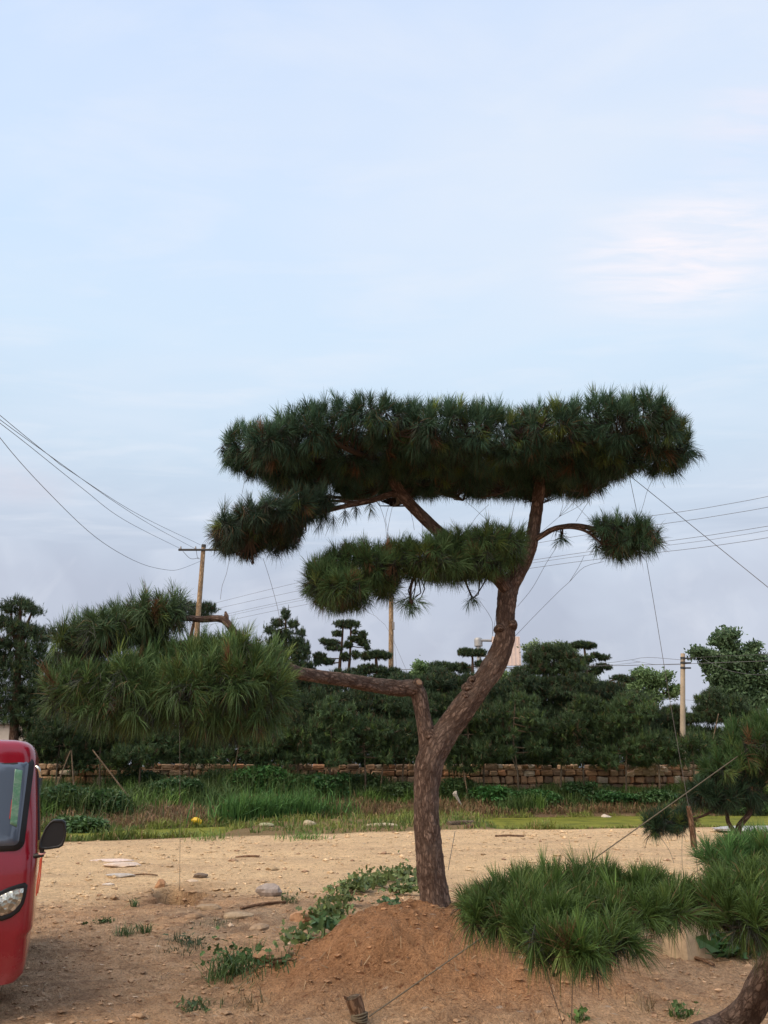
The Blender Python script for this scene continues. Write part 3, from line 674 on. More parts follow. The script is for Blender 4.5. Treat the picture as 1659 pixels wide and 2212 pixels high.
crown_near(pine, ll, 300, np.vstack([sk1[-14:-6], [W(450, 1470, NY), W(350, 1490, NY), W(250, 1500, NY)]]), 108, k=55, L=.115, wd=.0028, lead=.25, low=.6, shoot=.11, droop=.2, base=(.072, .128, .044), pa=(.12, .02), label='large lower pad of the low left limb, nearest the camera')
_, _ = limb(pine, 'branch', [(575, 1420, 9, TY - 1.95), (520, 1450, 8, NY - .1), (440, 1475, 6, NY - .1), (330, 1500, 5, NY - .1), (220, 1510, 3, NY - .1)], M_BARK, .15, 12, .04, 48)

# ============================================================ the low pine at the right, close to the camera
RY = 4.0
b2 = G(1440, 2330, 0); b2[2] = hz(b2[0], b2[1]) - .05
p2 = empty('pine_tree', b2, 'low spreading pine at the bottom right corner with thick curved stem and bright pads', 'pine tree')
limb(p2, 'trunk', [(1425, 2345, 44, b2[1]), (1480, 2270, 36, b2[1] - .05), (1560, 2226, 31, 5.25), (1618, 2182, 29, 5.1), (1645, 2128, 28, 4.95), (1676, 2070, 25, 4.8), (1730, 2025, 20, 4.6), (1775, 1985, 14, 4.5)], seg=28, step=.02, seed=51)
_, q1 = limb(p2, 'branch', [(1705, 2028, 17, 4.65), (1660, 1985, 14, 4.4), (1560, 1975, 12, 4.2), (1450, 1975, 10, 4.1), (1330, 1985, 9, 4.0), (1200, 1995, 7, 3.95), (1080, 1985, 4, 3.95)], seg=14, step=.03, seed=52)
_, q2 = limb(p2, 'branch', [(1740, 2000, 14, 4.6), (1720, 1930, 11, 4.7), (1670, 1880, 8, 4.8), (1600, 1875, 5, 4.85)], seg=12, step=.03, seed=53)
fr = px_lobes([(1030, 1968, 30, 20, .1), (1085, 1955, 48, 24, .1), (1150, 1938, 54, 26, .25), (1220, 1925, 58, 24, .4), (1295, 1920, 56, 22, .45), (1370, 1922, 52, 22, .4), (1435, 1932, 42, 24, .3), (1120, 1990, 54, 26, -.1), (1200, 1985, 60, 28, -.1), (1285, 1980, 60, 26, 0), (1370, 1966, 56, 22, .1), (1150, 2020, 40, 20, -.25), (1205, 2035, 50, 22, -.3), (1262, 2045, 44, 22, -.35), (1315, 2025, 44, 18, -.25), (1430, 1962, 42, 16, .1)], RY, .2)
crown_near(p2, fr, 270, q1[-16:], 111, k=80, L=.12, wd=.0026, shoot=.06, low=.5, lead=.08, droop=.16, base=(.058, .105, .026), pa=(.05, .003), dead=.03, label='wide pad stretching left towards the mound')
fr2 = px_lobes([(1545, 1958, 40, 30, 0), (1600, 1940, 50, 38, .1), (1660, 1930, 60, 42, .1), (1740, 1940, 70, 44, .1), (1600, 1980, 48, 30, -.1), (1680, 1985, 60, 36, -.1), (1780, 1985, 60, 36, -.1)], RY + .15, .22)
crown_near(p2, fr2, 250, q1[:10], 112, k=80, L=.12, wd=.0026, shoot=.06, low=.5, lead=.08, droop=.16, base=(.058, .105, .026), pa=(.05, .003), dead=.03, label='pad above the curved stem')
fr3 = px_lobes([(1570, 1868, 34, 22, 0), (1620, 1862, 48, 28, .1), (1690, 1862, 60, 32, .1), (1770, 1870, 60, 34, .1)], 4.85, .24)
crown_near(p2, fr3, 230, q2, 113, k=75, L=.12, wd=.0026, shoot=.06, low=.5, base=(.055, .125, .036), pa=(.06, .01), dead=.03, label='upper pad at the edge of the frame')

# ============================================================ the second pine at the right, farther back
SY = 8.2
b3 = np.array((W(1900, 1800, SY)[0], SY, 0)); b3[2] = hz(b3[0], b3[1]) - .05
p3 = empty('pine_tree', b3, 'slender pine at the right edge with thin twisting branches, beside the hanging stick', 'pine tree')
limb(p3, 'trunk', [(1905, 2030, 24, SY), (1900, 1950, 20, SY), (1885, 1850, 18, SY), (1870, 1760, 16, SY), (1850, 1660, 13, SY), (1800, 1590, 8, SY)], seg=20, step=.04, seed=61)
_, a1 = limb(p3, 'branch', [(1883, 1845, 12, SY), (1800, 1822, 10.5, SY), (1720, 1816, 9, SY - .1), (1660, 1816, 8, SY - .1), (1620, 1812, 7.5, SY - .1), (1596, 1803, 7.5, SY - .1), (1596, 1788, 7, SY - .1), (1604, 1775, 6, SY - .1), (1618, 1758, 5.5, SY - .1), (1623, 1738, 5, SY - .1), (1628, 1705, 4, SY - .1)], seg=14, step=.02, seed=62)
_, a2 = limb(p3, 'branch', [(1598, 1806, 6, SY - .1), (1584, 1793, 5, SY - .1), (1573, 1775, 4.5, SY - .1), (1570, 1755, 4, SY - .1), (1560, 1735, 3, SY - .1)], seg=10, step=.02, seed=63)
_, a3 = limb(p3, 'branch', [(1850, 1655, 8, SY), (1760, 1670, 6, SY), (1660, 1665, 5, SY - .1), (1630, 1685, 4.5, SY - .1), (1590, 1705, 4, SY - .1)], seg=10, step=.02, seed=64)
_, a4 = limb(p3, 'branch', [(1560, 1735, 3, SY - .1), (1520, 1762, 2.6, SY - .15), (1470, 1772, 2.2, SY - .2), (1420, 1780, 1.6, SY - .2)], seg=8, step=.03, seed=65)
d1 = px_lobes([(1512, 1714, 26, 18, 0), (1545, 1698, 34, 18, .1), (1590, 1706, 34, 22, 0), (1550, 1726, 34, 14, -.1), (1618, 1712, 22, 22, .1)], SY - .1, .25)
crown_near(p3, d1, 190, np.vstack([a1[-6:], a2, a3[-4:]]), 121, k=60, L=.12, wd=.0034, low=.7, base=(.035, .07, .036), pa=(.05, .01), label='dark lower pad over the twisting branches')
d2 = px_lobes([(1415, 1783, 18, 12, 0), (1450, 1775, 26, 13, 0), (1478, 1768, 14, 9, 0)], SY - .2, .15)
crown_near(p3, d2, 230, a4, 122, k=60, L=.11, wd=.0034, low=.8, base=(.035, .07, .036), pa=(.05, .01), label='little drooping pad left of the hanging stick')
d3 = px_lobes([(1590, 1645, 36, 20, 0), (1640, 1640, 44, 30, .1), (1700, 1650, 50, 36, 0), (1620, 1600, 40, 28, .2), (1665, 1585, 44, 30, .1), (1720, 1590, 60, 40, 0), (1560, 1665, 30, 14, -.1), (1640, 1610, 50, 30, -.1)], SY - .1, .32)
crown_near(p3, d3, 150, np.vstack([a3, [W(1640, 1620, SY), W(1700, 1600, SY), W(1790, 1600, SY)]]), 123, k=60, L=.125, wd=.0034, low=.6, base=(.058, .115, .036), pa=(.1, .02), label='bright upper pad against the tree row')
_, _ = limb(p3, 'branch', [(1850, 1655, 7, SY), (1780, 1610, 6, SY), (1700, 1600, 4, SY), (1620, 1625, 3, SY)], M_BARK, .1, 10, .04, 66)

# ============================================================ pines and broadleaf trees behind
def far_crown(root, lobes, seed, dens=26, base=(.048, .083, .042), L=.22, wd=.022, k=21, low=.9, up=.9, candles=0, cut=.75, label=None):
    r = np.random.default_rng(seed); mb = MB()
    P, D = lobe_points(lobes, dens * 1.9, r, low, (.35, 1.08), up, cut)
    C = tint(len(P), r, base, ((base[0] * 1.5, base[1] * 1.4, base[2] * .9), (.07, .05, .03)), (.14, .03), .2)
    needles(mb, P, D, k, L, wd, L * .9, 12, 60, 0, C, r=r, simple=True)
    if candles:
        q = r.choice(len(P), min(candles, len(P)), replace=False); q = q[D[q][:, 2] > .2]
        needles(mb, P[q] + np.array((0, 0, L * .9)), nrm(D[q] * .4 + np.array((0, 0, 1.))), 26, L * .6, wd, L * 2.2, 10, 40, 0, C[q], r=r, simple=True)
    return add_part(mb, 'crown', M_NEEDLE, root)
def far_leaf(root, lobes, seed, dens=30, base=(.09, .15, .05), s=.10, n=9):
    r = np.random.default_rng(seed); mb = MB()
    P, D = lobe_points(lobes, dens * 1.5, r, .8, (.35, 1.1), .5, .6)
    P = np.repeat(P, n, 0) + r.normal(0, .13, (len(P) * n, 3)); m = len(P)
    a = nrm(r.normal(0, 1, (m, 3)) + np.array((0, 0, .3))); b = nrm(np.cross(a, r.normal(0, 1, (m, 3))))
    ss = (s * r.uniform(.5, 1.2, m))[:, None]
    V = np.stack([P - a * ss, P + b * ss * .5, P + a * ss, P - b * ss * .5], 1).reshape(-1, 3)
    C = np.clip(np.array(base) * (1 + r.normal(0, .25, (m, 1))), .01, 1)
    mb.add(V, np.arange(m * 4).reshape(-1, 4), np.repeat(C, 4, 0))
    return add_part(mb, 'crown', M_LEAF, root)
def far_tree(name, label, cat, Y, lobes, stems, seed, group=None, leaf=False, zg=None, dep=None, bark=None, **kw):
    """stems: lists of (px, py, r_px); the first one is the trunk and starts at the ground"""
    s0 = stems[0]; x0 = W(s0[0][0], s0[0][1], Y)[0]
    g = hz(x0, Y) if zg is None else zg
    root = empty(name, (x0, Y, g), label, cat, group)
    mb = MB()
    for i, st in enumerate(stems):
        P = [W(a, b, Y) for a, b, _ in st]; R = [q * mpp(st[0][1], Y) for _, _, q in st]
        if i == 0: P[0][2] = g - .05
        tube(mb, P, R, 7, .3, noise=.15, seed=seed + i)
    L = px_lobes(lobes, Y, dep or .9)
    # short limbs from the trunk out to each pad
    Ts = np.vstack([spline([W(a, b, Y) for a, b, _ in st], np.ones(len(st)), .25)[0] for st in stems])
    for c, q in L:
        cand = Ts[(Ts[:, 2] < c[2] + .3)]; cand = cand if len(cand) else Ts
        p = cand[((cand - c) ** 2).sum(1).argmin()]
        tube(mb, [p, (p + c) / 2 - (0, 0, .05), c], [.035, .028, .015], 5, .3)
    add_part(mb, 'trunk', bark or M_BARK_FAR, root, smooth=True)
    (far_leaf if leaf else far_crown)(root, L, seed, **kw)
    return root
GB = 'trees beyond the stone wall'
far_tree('pine_tree', 'tall dense dark pine at the left edge, above the red cab', 'pine tree', 36.5,
    [(48, 1305, 22, 11), (22, 1318, 18, 10), (72, 1318, 16, 12), (0, 1345, 34, 16), (45, 1362, 36, 18), (85, 1372, 28, 16), (-40, 1360, 30, 20), (10, 1400, 46, 26), (70, 1410, 44, 26), (30, 1450, 60, 26), (95, 1455, 40, 26), (-30, 1440, 50, 40), (20, 1500, 60, 26), (90, 1500, 44, 24), (50, 1545, 60, 24), (-30, 1530, 60, 34), (110, 1550, 40, 24), (140, 1480, 40, 26), (130, 1430, 30, 16)],
    [[(33, 1640, 11), (30, 1590, 10), (36, 1500, 9), (40, 1400, 7), (44, 1310, 3)], [(38, 1400, 4), (60, 1345, 3), (70, 1320, 2)], [(36, 1400, 4), (26, 1350, 3), (24, 1325, 2)]], 201, GB, dens=17, candles=160, dep=1.2)
far_tree('pine_tree', 'dark pine half hidden behind the leaning wooden pole and the upper left pad', 'pine tree', 41,
    [(448, 1313, 24, 8), (405, 1310, 22, 8), (430, 1330, 30, 8), (380, 1400, 50, 12), (440, 1395, 44, 12), (320, 1425, 60, 12), (420, 1425, 60, 14), (250, 1450, 70, 16), (360, 1460, 80, 18), (470, 1440, 50, 14), (190, 1440, 40, 14)],
    [[(400, 1690, 9), (402, 1500, 8), (408, 1400, 5), (425, 1320, 3)]], 202, GB, dens=20, candles=60)
far_tree('pine_tree', 'upright pine with many raised candle tips, left of the tiered pine', 'pine tree', 42,
    [(617, 1328, 9, 12), (600, 1347, 14, 9), (633, 1350, 12, 8), (583, 1362, 13, 7), (650, 1368, 10, 7), (615, 1372, 24, 10), (596, 1385, 22, 9), (640, 1388, 22, 9), (660, 1398, 12, 8), (620, 1405, 36, 11), (650, 1415, 24, 10), (590, 1412, 26, 10), (620, 1435, 48, 12), (660, 1440, 24, 10), (580, 1440, 30, 10), (620, 1465, 56, 12)],
    [[(622, 1690, 7), (621, 1500, 6), (618, 1400, 4), (617, 1335, 2)]], 203, GB, dens=26, candles=150, L=.17, dep=.8)
far_tree('pine_tree', 'tiered twin-stemmed pine with flat pruned pads, left of the middle pole', 'pine tree', 43,
    [(750, 1349, 30, 8), (728, 1369, 11, 5), (782, 1371, 11, 6), (766, 1366, 6, 3), (772, 1381, 21, 5), (786, 1389, 13, 6), (793, 1399, 7, 4), (714, 1388, 20, 5), (722, 1400, 21, 5), (698, 1385, 8, 4), (752, 1394, 10, 6), (746, 1419, 12, 8), (690, 1418, 15, 7), (708, 1430, 16, 5), (686, 1430, 8, 7), (769, 1415, 8, 8)],
    [[(730, 1690, 6), (733, 1460, 4), (738, 1400, 3), (741, 1352, 2)], [(750, 1470, 3.5), (755, 1430, 3), (757, 1395, 2.6), (758, 1352, 2)]], 204, GB, dens=60, L=.13, wd=.024, dep=.55, cut=.6)
far_tree('pine_tree', 'umbrella-shaped pine with one flat cap, in front of the middle pole', 'pine tree', 42,
    [(812, 1415, 30, 8), (790, 1418, 14, 7), (835, 1418, 12, 6), (800, 1445, 30, 8), (840, 1452, 26, 9), (860, 1462, 24, 10), (780, 1452, 26, 9), (820, 1470, 40, 10), (870, 1475, 18, 8)],
    [[(818, 1690, 6), (817, 1500, 5), (814, 1450, 4), (812, 1418, 3)]], 205, GB, dens=50, L=.14, wd=.024, dep=.6, cut=.6)
far_tree('pine_tree', 'rounded dome-topped pine seen above the bend of the low limb', 'pine tree', 43,
    [(950, 1440, 22, 9), (975, 1442, 24, 9), (1005, 1447, 18, 8), (935, 1448, 10, 7), (960, 1465, 44, 10), (1010, 1470, 30, 9), (940, 1485, 34, 12), (985, 1490, 44, 12)],
    [[(968, 1690, 7), (968, 1520, 5), (970, 1445, 3)]], 206, GB, dens=40, L=.14, dep=.8)
far_tree('pine_tree', 'small mushroom-capped pine in front of the road sign post', 'pine tree', 41,
    [(1018, 1411, 30, 6), (1005, 1408, 16, 6), (1036, 1410, 14, 6), (1036, 1434, 10, 5), (1000, 1440, 12, 5), (1020, 1470, 26, 8)],
    [[(1018, 1690, 5), (1018, 1500, 4), (1021, 1440, 3), (1020, 1412, 2)]], 207, GB, dens=60, L=.13, wd=.024, dep=.55, cut=.6)
far_tree('pine_tree', 'wide many-layered pine with two pale leaning stems, right of the large trunk', 'pine tree', 40.5,
    [(1180, 1412, 34, 16), (1215, 1407, 24, 14), (1145, 1422, 15, 10), (1165, 1425, 26, 12), (1225, 1425, 24, 12), (1120, 1452, 14, 7), (1160, 1447, 30, 10), (1205, 1447, 36, 12), (1245, 1442, 26, 10), (1135, 1473, 38, 10), (1200, 1476, 46, 10), (1255, 1470, 26, 10), (1115, 1497, 36, 12), (1175, 1500, 40, 10), (1235, 1498, 36, 12), (1090, 1520, 40, 13), (1150, 1525, 40, 12), (1220, 1524, 44, 13), (1120, 1542, 50, 13), (1200, 1545, 50, 13)],
    [[(1160, 1690, 6), (1166, 1560, 4.5), (1180, 1500, 4), (1193, 1446, 3), (1200, 1412, 2)], [(1150, 1600, 4), (1160, 1535, 3.6), (1170, 1480, 3.2), (1178, 1444, 2.6), (1180, 1415, 2)]], 208, GB, dens=32, bark=M_PALEBARK, dep=.9)
far_tree('pine_tree', 'tall pine with a small flat umbrella top and dark side pads, above the layered pine', 'pine tree', 43,
    [(1259, 1394, 26, 6), (1248, 1392, 14, 5), (1275, 1396, 14, 5), (1265, 1425, 20, 6), (1285, 1416, 9, 4), (1303, 1421, 15, 5), (1298, 1440, 17, 5), (1288, 1450, 14, 5), (1313, 1442, 8, 4), (1250, 1440, 20, 6)],
    [[(1275, 1690, 6), (1270, 1500, 4), (1266, 1440, 3.4), (1262, 1398, 2.4)]], 209, GB, dens=55, L=.13, wd=.024, dep=.55, cut=.6, bark=M_PALEBARK)
far_tree('pine_tree', 'spreading dark pine with a bushy flat crown and an open gap under it', 'pine tree', 41.5,
    [(1290, 1482, 36, 8), (1320, 1487, 24, 7), (1262, 1482, 22, 8), (1335, 1492, 12, 5), (1320, 1512, 40, 9), (1275, 1515, 36, 9), (1350, 1512, 30, 7), (1380, 1512, 20, 6), (1330, 1535, 50, 10), (1270, 1540, 44, 10), (1395, 1530, 30, 8)],
    [[(1292, 1690, 6), (1290, 1540, 4.5), (1287, 1495, 4)]], 210, GB, dens=36, L=.15, candles=50, dep=.8)
far_tree('pine_tree', 'thin pine whose narrow flat pad reaches out towards the small leafy tree', 'pine tree', 42.5,
    [(1340, 1464, 22, 4), (1362, 1467, 14, 4), (1350, 1470, 18, 3)],
    [[(1300, 1690, 4), (1302, 1530, 3.4), (1310, 1480, 2.6), (1330, 1467, 2)]], 211, GB, dens=60, L=.12, wd=.024, dep=.4)
far_tree('pine_tree', 'low dark flat-topped pine standing left of the concrete pole', 'pine tree', 41,
    [(1455, 1535, 24, 5), (1425, 1548, 34, 9), (1470, 1555, 30, 9), (1400, 1560, 40, 10), (1440, 1575, 50, 12)],
    [[(1440, 1690, 5), (1440, 1580, 4), (1445, 1540, 3)]], 212, GB, dens=36, dep=.8)
far_tree('pine_tree', 'dark pine with drooping side pads and wooden props, right of the concrete pole', 'pine tree', 40,
    [(1520, 1512, 18, 7), (1538, 1500, 16, 6), (1520, 1535, 20, 8), (1550, 1525, 30, 12), (1580, 1520, 30, 14), (1500, 1552, 26, 5), (1540, 1550, 36, 10), (1600, 1545, 40, 12), (1500, 1585, 30, 14), (1560, 1600, 50, 16), (1640, 1570, 40, 20)],
    [[(1573, 1690, 8), (1572, 1600, 7), (1570, 1550, 5), (1565, 1520, 3)]], 213, GB, dens=32, dep=.9)
far_tree('broadleaf_tree', 'small pale green leafy tree between the pine pads and the concrete pole', 'broadleaf tree', 50,
    [(1395, 1462, 22, 16), (1372, 1482, 20, 14), (1420, 1475, 20, 17), (1455, 1490, 8, 7), (1400, 1505, 30, 14), (1440, 1460, 8, 6), (1380, 1455, 12, 8), (1362, 1500, 14, 10), (1450, 1500, 7, 6)],
    [[(1402, 1690, 6), (1402, 1540, 4), (1400, 1480, 3)], [(1402, 1520, 2.5), (1430, 1500, 2), (1455, 1490, 1.2)]], 214, GB, leaf=True, dens=22, base=(.15, .24, .10), s=.12, n=8)
far_tree('broadleaf_tree', 'tall bushy leafy tree at the right edge, right of the concrete pole', 'broadleaf tree', 48,
    [(1572, 1372, 20, 15), (1552, 1382, 12, 10), (1575, 1398, 20, 16), (1508, 1410, 16, 11), (1528, 1418, 14, 10), (1565, 1425, 26, 16), (1540, 1440, 26, 14), (1627, 1398, 14, 9), (1610, 1420, 22, 14), (1590, 1440, 30, 16), (1635, 1430, 24, 18), (1555, 1465, 28, 14), (1600, 1470, 36, 18), (1650, 1470, 30, 22), (1575, 1495, 40, 18), (1640, 1510, 46, 22), (1700, 1480, 40, 30), (1600, 1530, 50, 20)],
    [[(1590, 1690, 9), (1590, 1540, 8), (1585, 1450, 6), (1575, 1380, 3)], [(1588, 1500, 5), (1540, 1440, 3), (1512, 1412, 2)], [(1588, 1500, 5), (1615, 1440, 3), (1627, 1402, 2)]], 215, GB, leaf=True, dens=20, base=(.10, .17, .085), s=.13, n=9)
far_tree('broadleaf_tree', 'pale leafy tree peeping out between the large trunk and the layered pine', 'broadleaf tree', 49,
    [(1075, 1462, 26, 12), (1050, 1475, 20, 12), (1110, 1470, 22, 12), (1090, 1490, 34, 14), (1060, 1495, 30, 14)],
    [[(1078, 1690, 6), (1078, 1540, 4), (1080, 1470, 2)]], 216, GB, leaf=True, dens=24, base=(.17, .26, .10), s=.12, n=8)
far_tree('broadleaf_tree', 'light green leafy sapling poking up left of the dome-topped pine', 'broadleaf tree', 48,
    [(906, 1440, 11, 8), (922, 1448, 12, 9), (898, 1458, 12, 9), (918, 1470, 18, 12)],
    [[(912, 1690, 4), (912, 1500, 3), (910, 1445, 1.5)]], 217, GB, leaf=True, dens=24, base=(.14, .23, .09), s=.12, n=8)
far_tree('broadleaf_tree', 'sparse leafy treetop sticking out above the wide layered pine', 'broadleaf tree', 52,
    [(1140, 1400, 12, 7), (1155, 1392, 8, 5), (1205, 1397, 18, 7), (1180, 1398, 14, 6), (1235, 1405, 12, 8), (1258, 1430, 16, 16), (1275, 1460, 16, 14)],
    [[(1190, 1690, 6), (1190, 1500, 4), (1185, 1400, 2)], [(1190, 1480, 3), (1150, 1410, 1.5)], [(1190, 1480, 3), (1255, 1430, 2)]], 218, GB, leaf=True, dens=14, base=(.16, .23, .11), s=.11, n=6)
# the second row right behind the wall, dense and dark
r = np.random.default_rng(5)
names2 = ['above the red cab', 'behind the pale propping poles', 'behind the middle of the large lower pad', 'behind the right end of the large lower pad', 'under the candle-tipped pine',
          'under the left stem of the tiered pine', 'under the umbrella-shaped pine', 'left of the low limb\'s elbow', 'seen through the fork of the large pine', 'just right of the leaning stem',
          'in front of the two pale leaning stems', 'right of the two pale leaning stems', 'below the open gap of the spreading pine', 'below the small pale leafy tree', 'just left of the concrete pole', 'just right of the concrete pole',
          'behind the bright pad at the right edge']
for i, (px, top) in enumerate(zip([110, 200, 300, 400, 500, 600, 690, 785, 885, 985, 1085, 1180, 1270, 1360, 1440, 1530, 1625], [1480, 1500, 1500, 1490, 1500, 1500, 1492, 1485, 1492, 1500, 1515, 1540, 1545, 1550, 1560, 1575, 1570])):
    lob = [(px + r.uniform(-12, 12), top + 8, 22, 12)]
    y = top + 24
    while y < 1660:
        for s in (-1, 0, 1): lob.append((px + s * r.uniform(24, 46), y + r.uniform(-9, 9), r.uniform(28, 42), r.uniform(12, 18), r.uniform(-.6, .6)))
        y += 23
    far_tree('pine_tree', 'dense dark pine behind the stone wall, ' + names2[i], 'pine tree', 38.6 + r.uniform(-.3, .9) + (px - 830) * .0026, lob, [[(px, 1690, 6), (px + 2, 1580, 5), (px, top + 15, 2)]], 300 + i, 'dense pines just behind the stone wall',
             dens=15, candles=40, base=tuple(np.array((.046, .08, .038)) * r.uniform(.65, 1.35)))
names3 = ['behind the bend of the low limb, left', 'under the twin-stemmed tiered pine', 'between the middle pole and the dome-topped pine', 'in front of the dome-topped pine', 'below the mushroom-capped pine', 'directly right of the leaning stem',
          'left of the wide layered pine', 'right of the wide layered pine', 'behind the spreading dark pine', 'left of the small pale leafy tree', 'above the right end of the near lower pad']
for i, (px, top) in enumerate(zip([690, 745, 865, 945, 1010, 1065, 1120, 1240, 1310, 1365, 655], [1468, 1452, 1462, 1450, 1462, 1478, 1458, 1462, 1478, 1500, 1462])):
    lob = [(px + r.uniform(-8, 8), top + 5, 24, 7)]; y = top + 18
    while y < 1600:
        for s_ in (-1, 1): lob.append((px + s_ * r.uniform(14, 36) * min(1.3, .6 + (y - top) / 90), y + r.uniform(-6, 6), r.uniform(24, 40), r.uniform(8, 13), r.uniform(-.5, .5)))
        y += 20
    far_tree('pine_tree', 'layered dark pine in the belt, ' + names3[i], 'pine tree', 39.9 + r.uniform(-.2, .5), lob, [[(px, 1690, 6), (px + 3, 1580, 5), (px, top + 10, 2)]], 340 + i, 'layered pines inside the belt', dens=20, base=tuple(np.array((.042, .074, .040)) * r.uniform(.7, 1.2)))
# the young pines planted in front of the wall: thin pale stems, bushy heads
ordn = ['first', 'second', 'third', 'fourth', 'fifth', 'sixth', 'seventh', 'eighth', 'ninth', 'tenth', 'eleventh', 'twelfth', 'thirteenth', 'fourteenth', 'fifteenth', 'sixteenth', 'seventeenth', 'eighteenth']
xsA = [120, 215, 300, 408, 505, 600, 640, 712, 790, 868, 1000, 1045, 1120, 1210, 1262, 1352, 1425, 1500]
for i, px in enumerate(xsA):
    top = (1545 + r.uniform(-42, 48)) if px < 1400 else 1592 + r.uniform(0, 10); Yt = float(wall_y((px - 830) * .0205) - 1.3 - r.uniform(0, .6))
    lob = [(px + r.uniform(-10, 10), top, 17, 10)]; y = top + 16
    while y < 1646:
        wd_ = 30 + 14 * min(1, (y - top) / 40)
        for s in (-1, 1): lob.append((px + s * r.uniform(10, wd_), y + r.uniform(-8, 8), r.uniform(22, 34), r.uniform(11, 16), r.uniform(-.5, .5)))
        y += 20
    lean = r.uniform(-12, 12)
    st = [[(px, 1715, 2.3), (px + lean * .3, 1660, 2.0), (px + lean, 1600, 1.8), (px + lean * .6, top, 1.2)]]
    if i in (12, 7, 4): st.append([(px + lean * .2, 1668, 2.0), (px - 18, 1625, 1.7), (px - 30, 1590, 1.3)])
    far_tree('pine_tree', 'bushy young pine on a thin stem before the wall, %s in its row' % ordn[i], 'pine tree', Yt, lob, st, 400 + i, 'young pines in front of the stone wall',
             dens=17, candles=50, base=tuple(np.array((.050, .088, .038)) * r.uniform(.65, 1.3)), bark=M_PALEBARK, dep=.7)

# wooden props leaning on the trees
def pole_thing(name, label, cat, pts, R, m, group=None, seg=8, noise_=.05, seed=0):
    mb = MB(); tube(mb, pts, R, seg, .15, noise=noise_, seed=seed)
    return build_at(mb, name, m, pts[0], label, cat, group, smooth=True)
G_PR = 'wooden props against the tree row'
for i, (a, b, Yp, lab) in enumerate([((118, 1672), (152, 1622), 31, 'pale wooden prop leaning right, close above the cab mirror'), ((168, 1668), (154, 1620), 31.5, 'short pale wooden prop meeting the leaning one in a peak'),
        ((292, 1700), (200, 1620), 30, 'long dark wooden prop slanting down to the right across the wall'), ((1525, 1592), (1552, 1542), 38.5, 'pale prop leaning right beside the concrete pole'),
        ((1586, 1570), (1576, 1540), 38.5, 'short pale prop leaning left under the tall leafy tree'), ((942, 1690), (962, 1592), 34, 'thin pale stake leaning right in the fork of the large pine'),
        ((1012, 1715), (992, 1600), 34, 'thin brown stake leaning left, right of the large trunk'), ((820, 1660), (836, 1580), 34.3, 'thin upright stake left of the large trunk')]):
    A, B = W(*a, Yp), W(*b, Yp + .6); A[2] = min(A[2], hz(A[0], A[1])) if i not in (3, 4) else A[2] - 1.0
    pole_thing('wooden_prop', lab, 'prop', [A, B], [.034, .026], M_STAKE, G_PR, seed=i)

# ============================================================ stone wall
def stone_course(mb, x0, x1, ybase, zb, zt, r, yslope=.12, y0=36):
    z = zb; row = 0
    while z < zt - .06:
        h = r.uniform(.22, .34); x = x0 + r.uniform(-.2, 0)
        while x < x1:
            w_ = r.uniform(.24, .60)
            top = zt + (fbm(np.array([x * .9]), np.array([row * 0.]), 3, 77)[0] - .5) * .34
            if z + h * .5 < top:
                g = .022; c = np.array([r.choice([.0, 1.0, 2.0, 3.0, 4.0], p=[.34, .26, .2, .12, .08])])[0]
                pal = [(.42, .26, .155), (.52, .35, .22), (.33, .23, .16), (.46, .24, .13), (.52, .44, .34)][int(c)]
                col = np.array(pal) * r.uniform(.6, 1.1)
                hh = h - g - r.uniform(0, .05); ww = w_ - g - r.uniform(0, .03); yy = y0 + (x + w_ / 2) * yslope - r.uniform(0, .09)
                box(mb, (x + w_ / 2, yy + .18, z + h / 2 + r.uniform(-.012, .012)), (ww / 2, .22, hh / 2), col, math.atan(yslope) + r.uniform(-.04, .04), bevel=.045, jit=.016)
            x += w_
        z += h; row += 1
    return mb
r = np.random.default_rng(11); mb = MB()
stone_course(mb, -26, 28, 0, .62, 1.90, r)
xx = np.linspace(-26.5, 28.5, 56)
v = np.concatenate([np.stack([xx, wall_y(xx) + .1, xx * 0 + .3], 1), np.stack([xx, wall_y(xx) + .1, xx * 0 + 1.70], 1), np.stack([xx, wall_y(xx) + .5, xx * 0 + 1.70], 1)])
mb.add(v, np.array([[k * 56 + i, k * 56 + i + 1, (k + 1) * 56 + i + 1, (k + 1) * 56 + i] for k in range(2) for i in range(55)]), (.09, .06, .04))
build_at(mb, 'stone_wall', M_STONE, (0, 36, .3), 'long low dry-laid wall of tan and orange blocks below the pine row', 'wall')
mb = MB(); c = W(1405, 1690, 37.2)
for k in range(34):
    h = .10 + .09 * r.uniform(); t = k / 34
    box(mb, c + (r.normal(0, .55 * (1 - t)), r.normal(0, .12), .35 + t * .62), (r.uniform(.12, .24), .15, r.uniform(.08, .15)), np.array((.46, .34, .23)) * r.uniform(.75, 1.2), r.uniform(-.3, .3), bevel=.04, jit=.02)
build_at(mb, 'stone_heap', M_STONE, c, 'pale heap of loose blocks piled on top of the wall', 'stone heap')

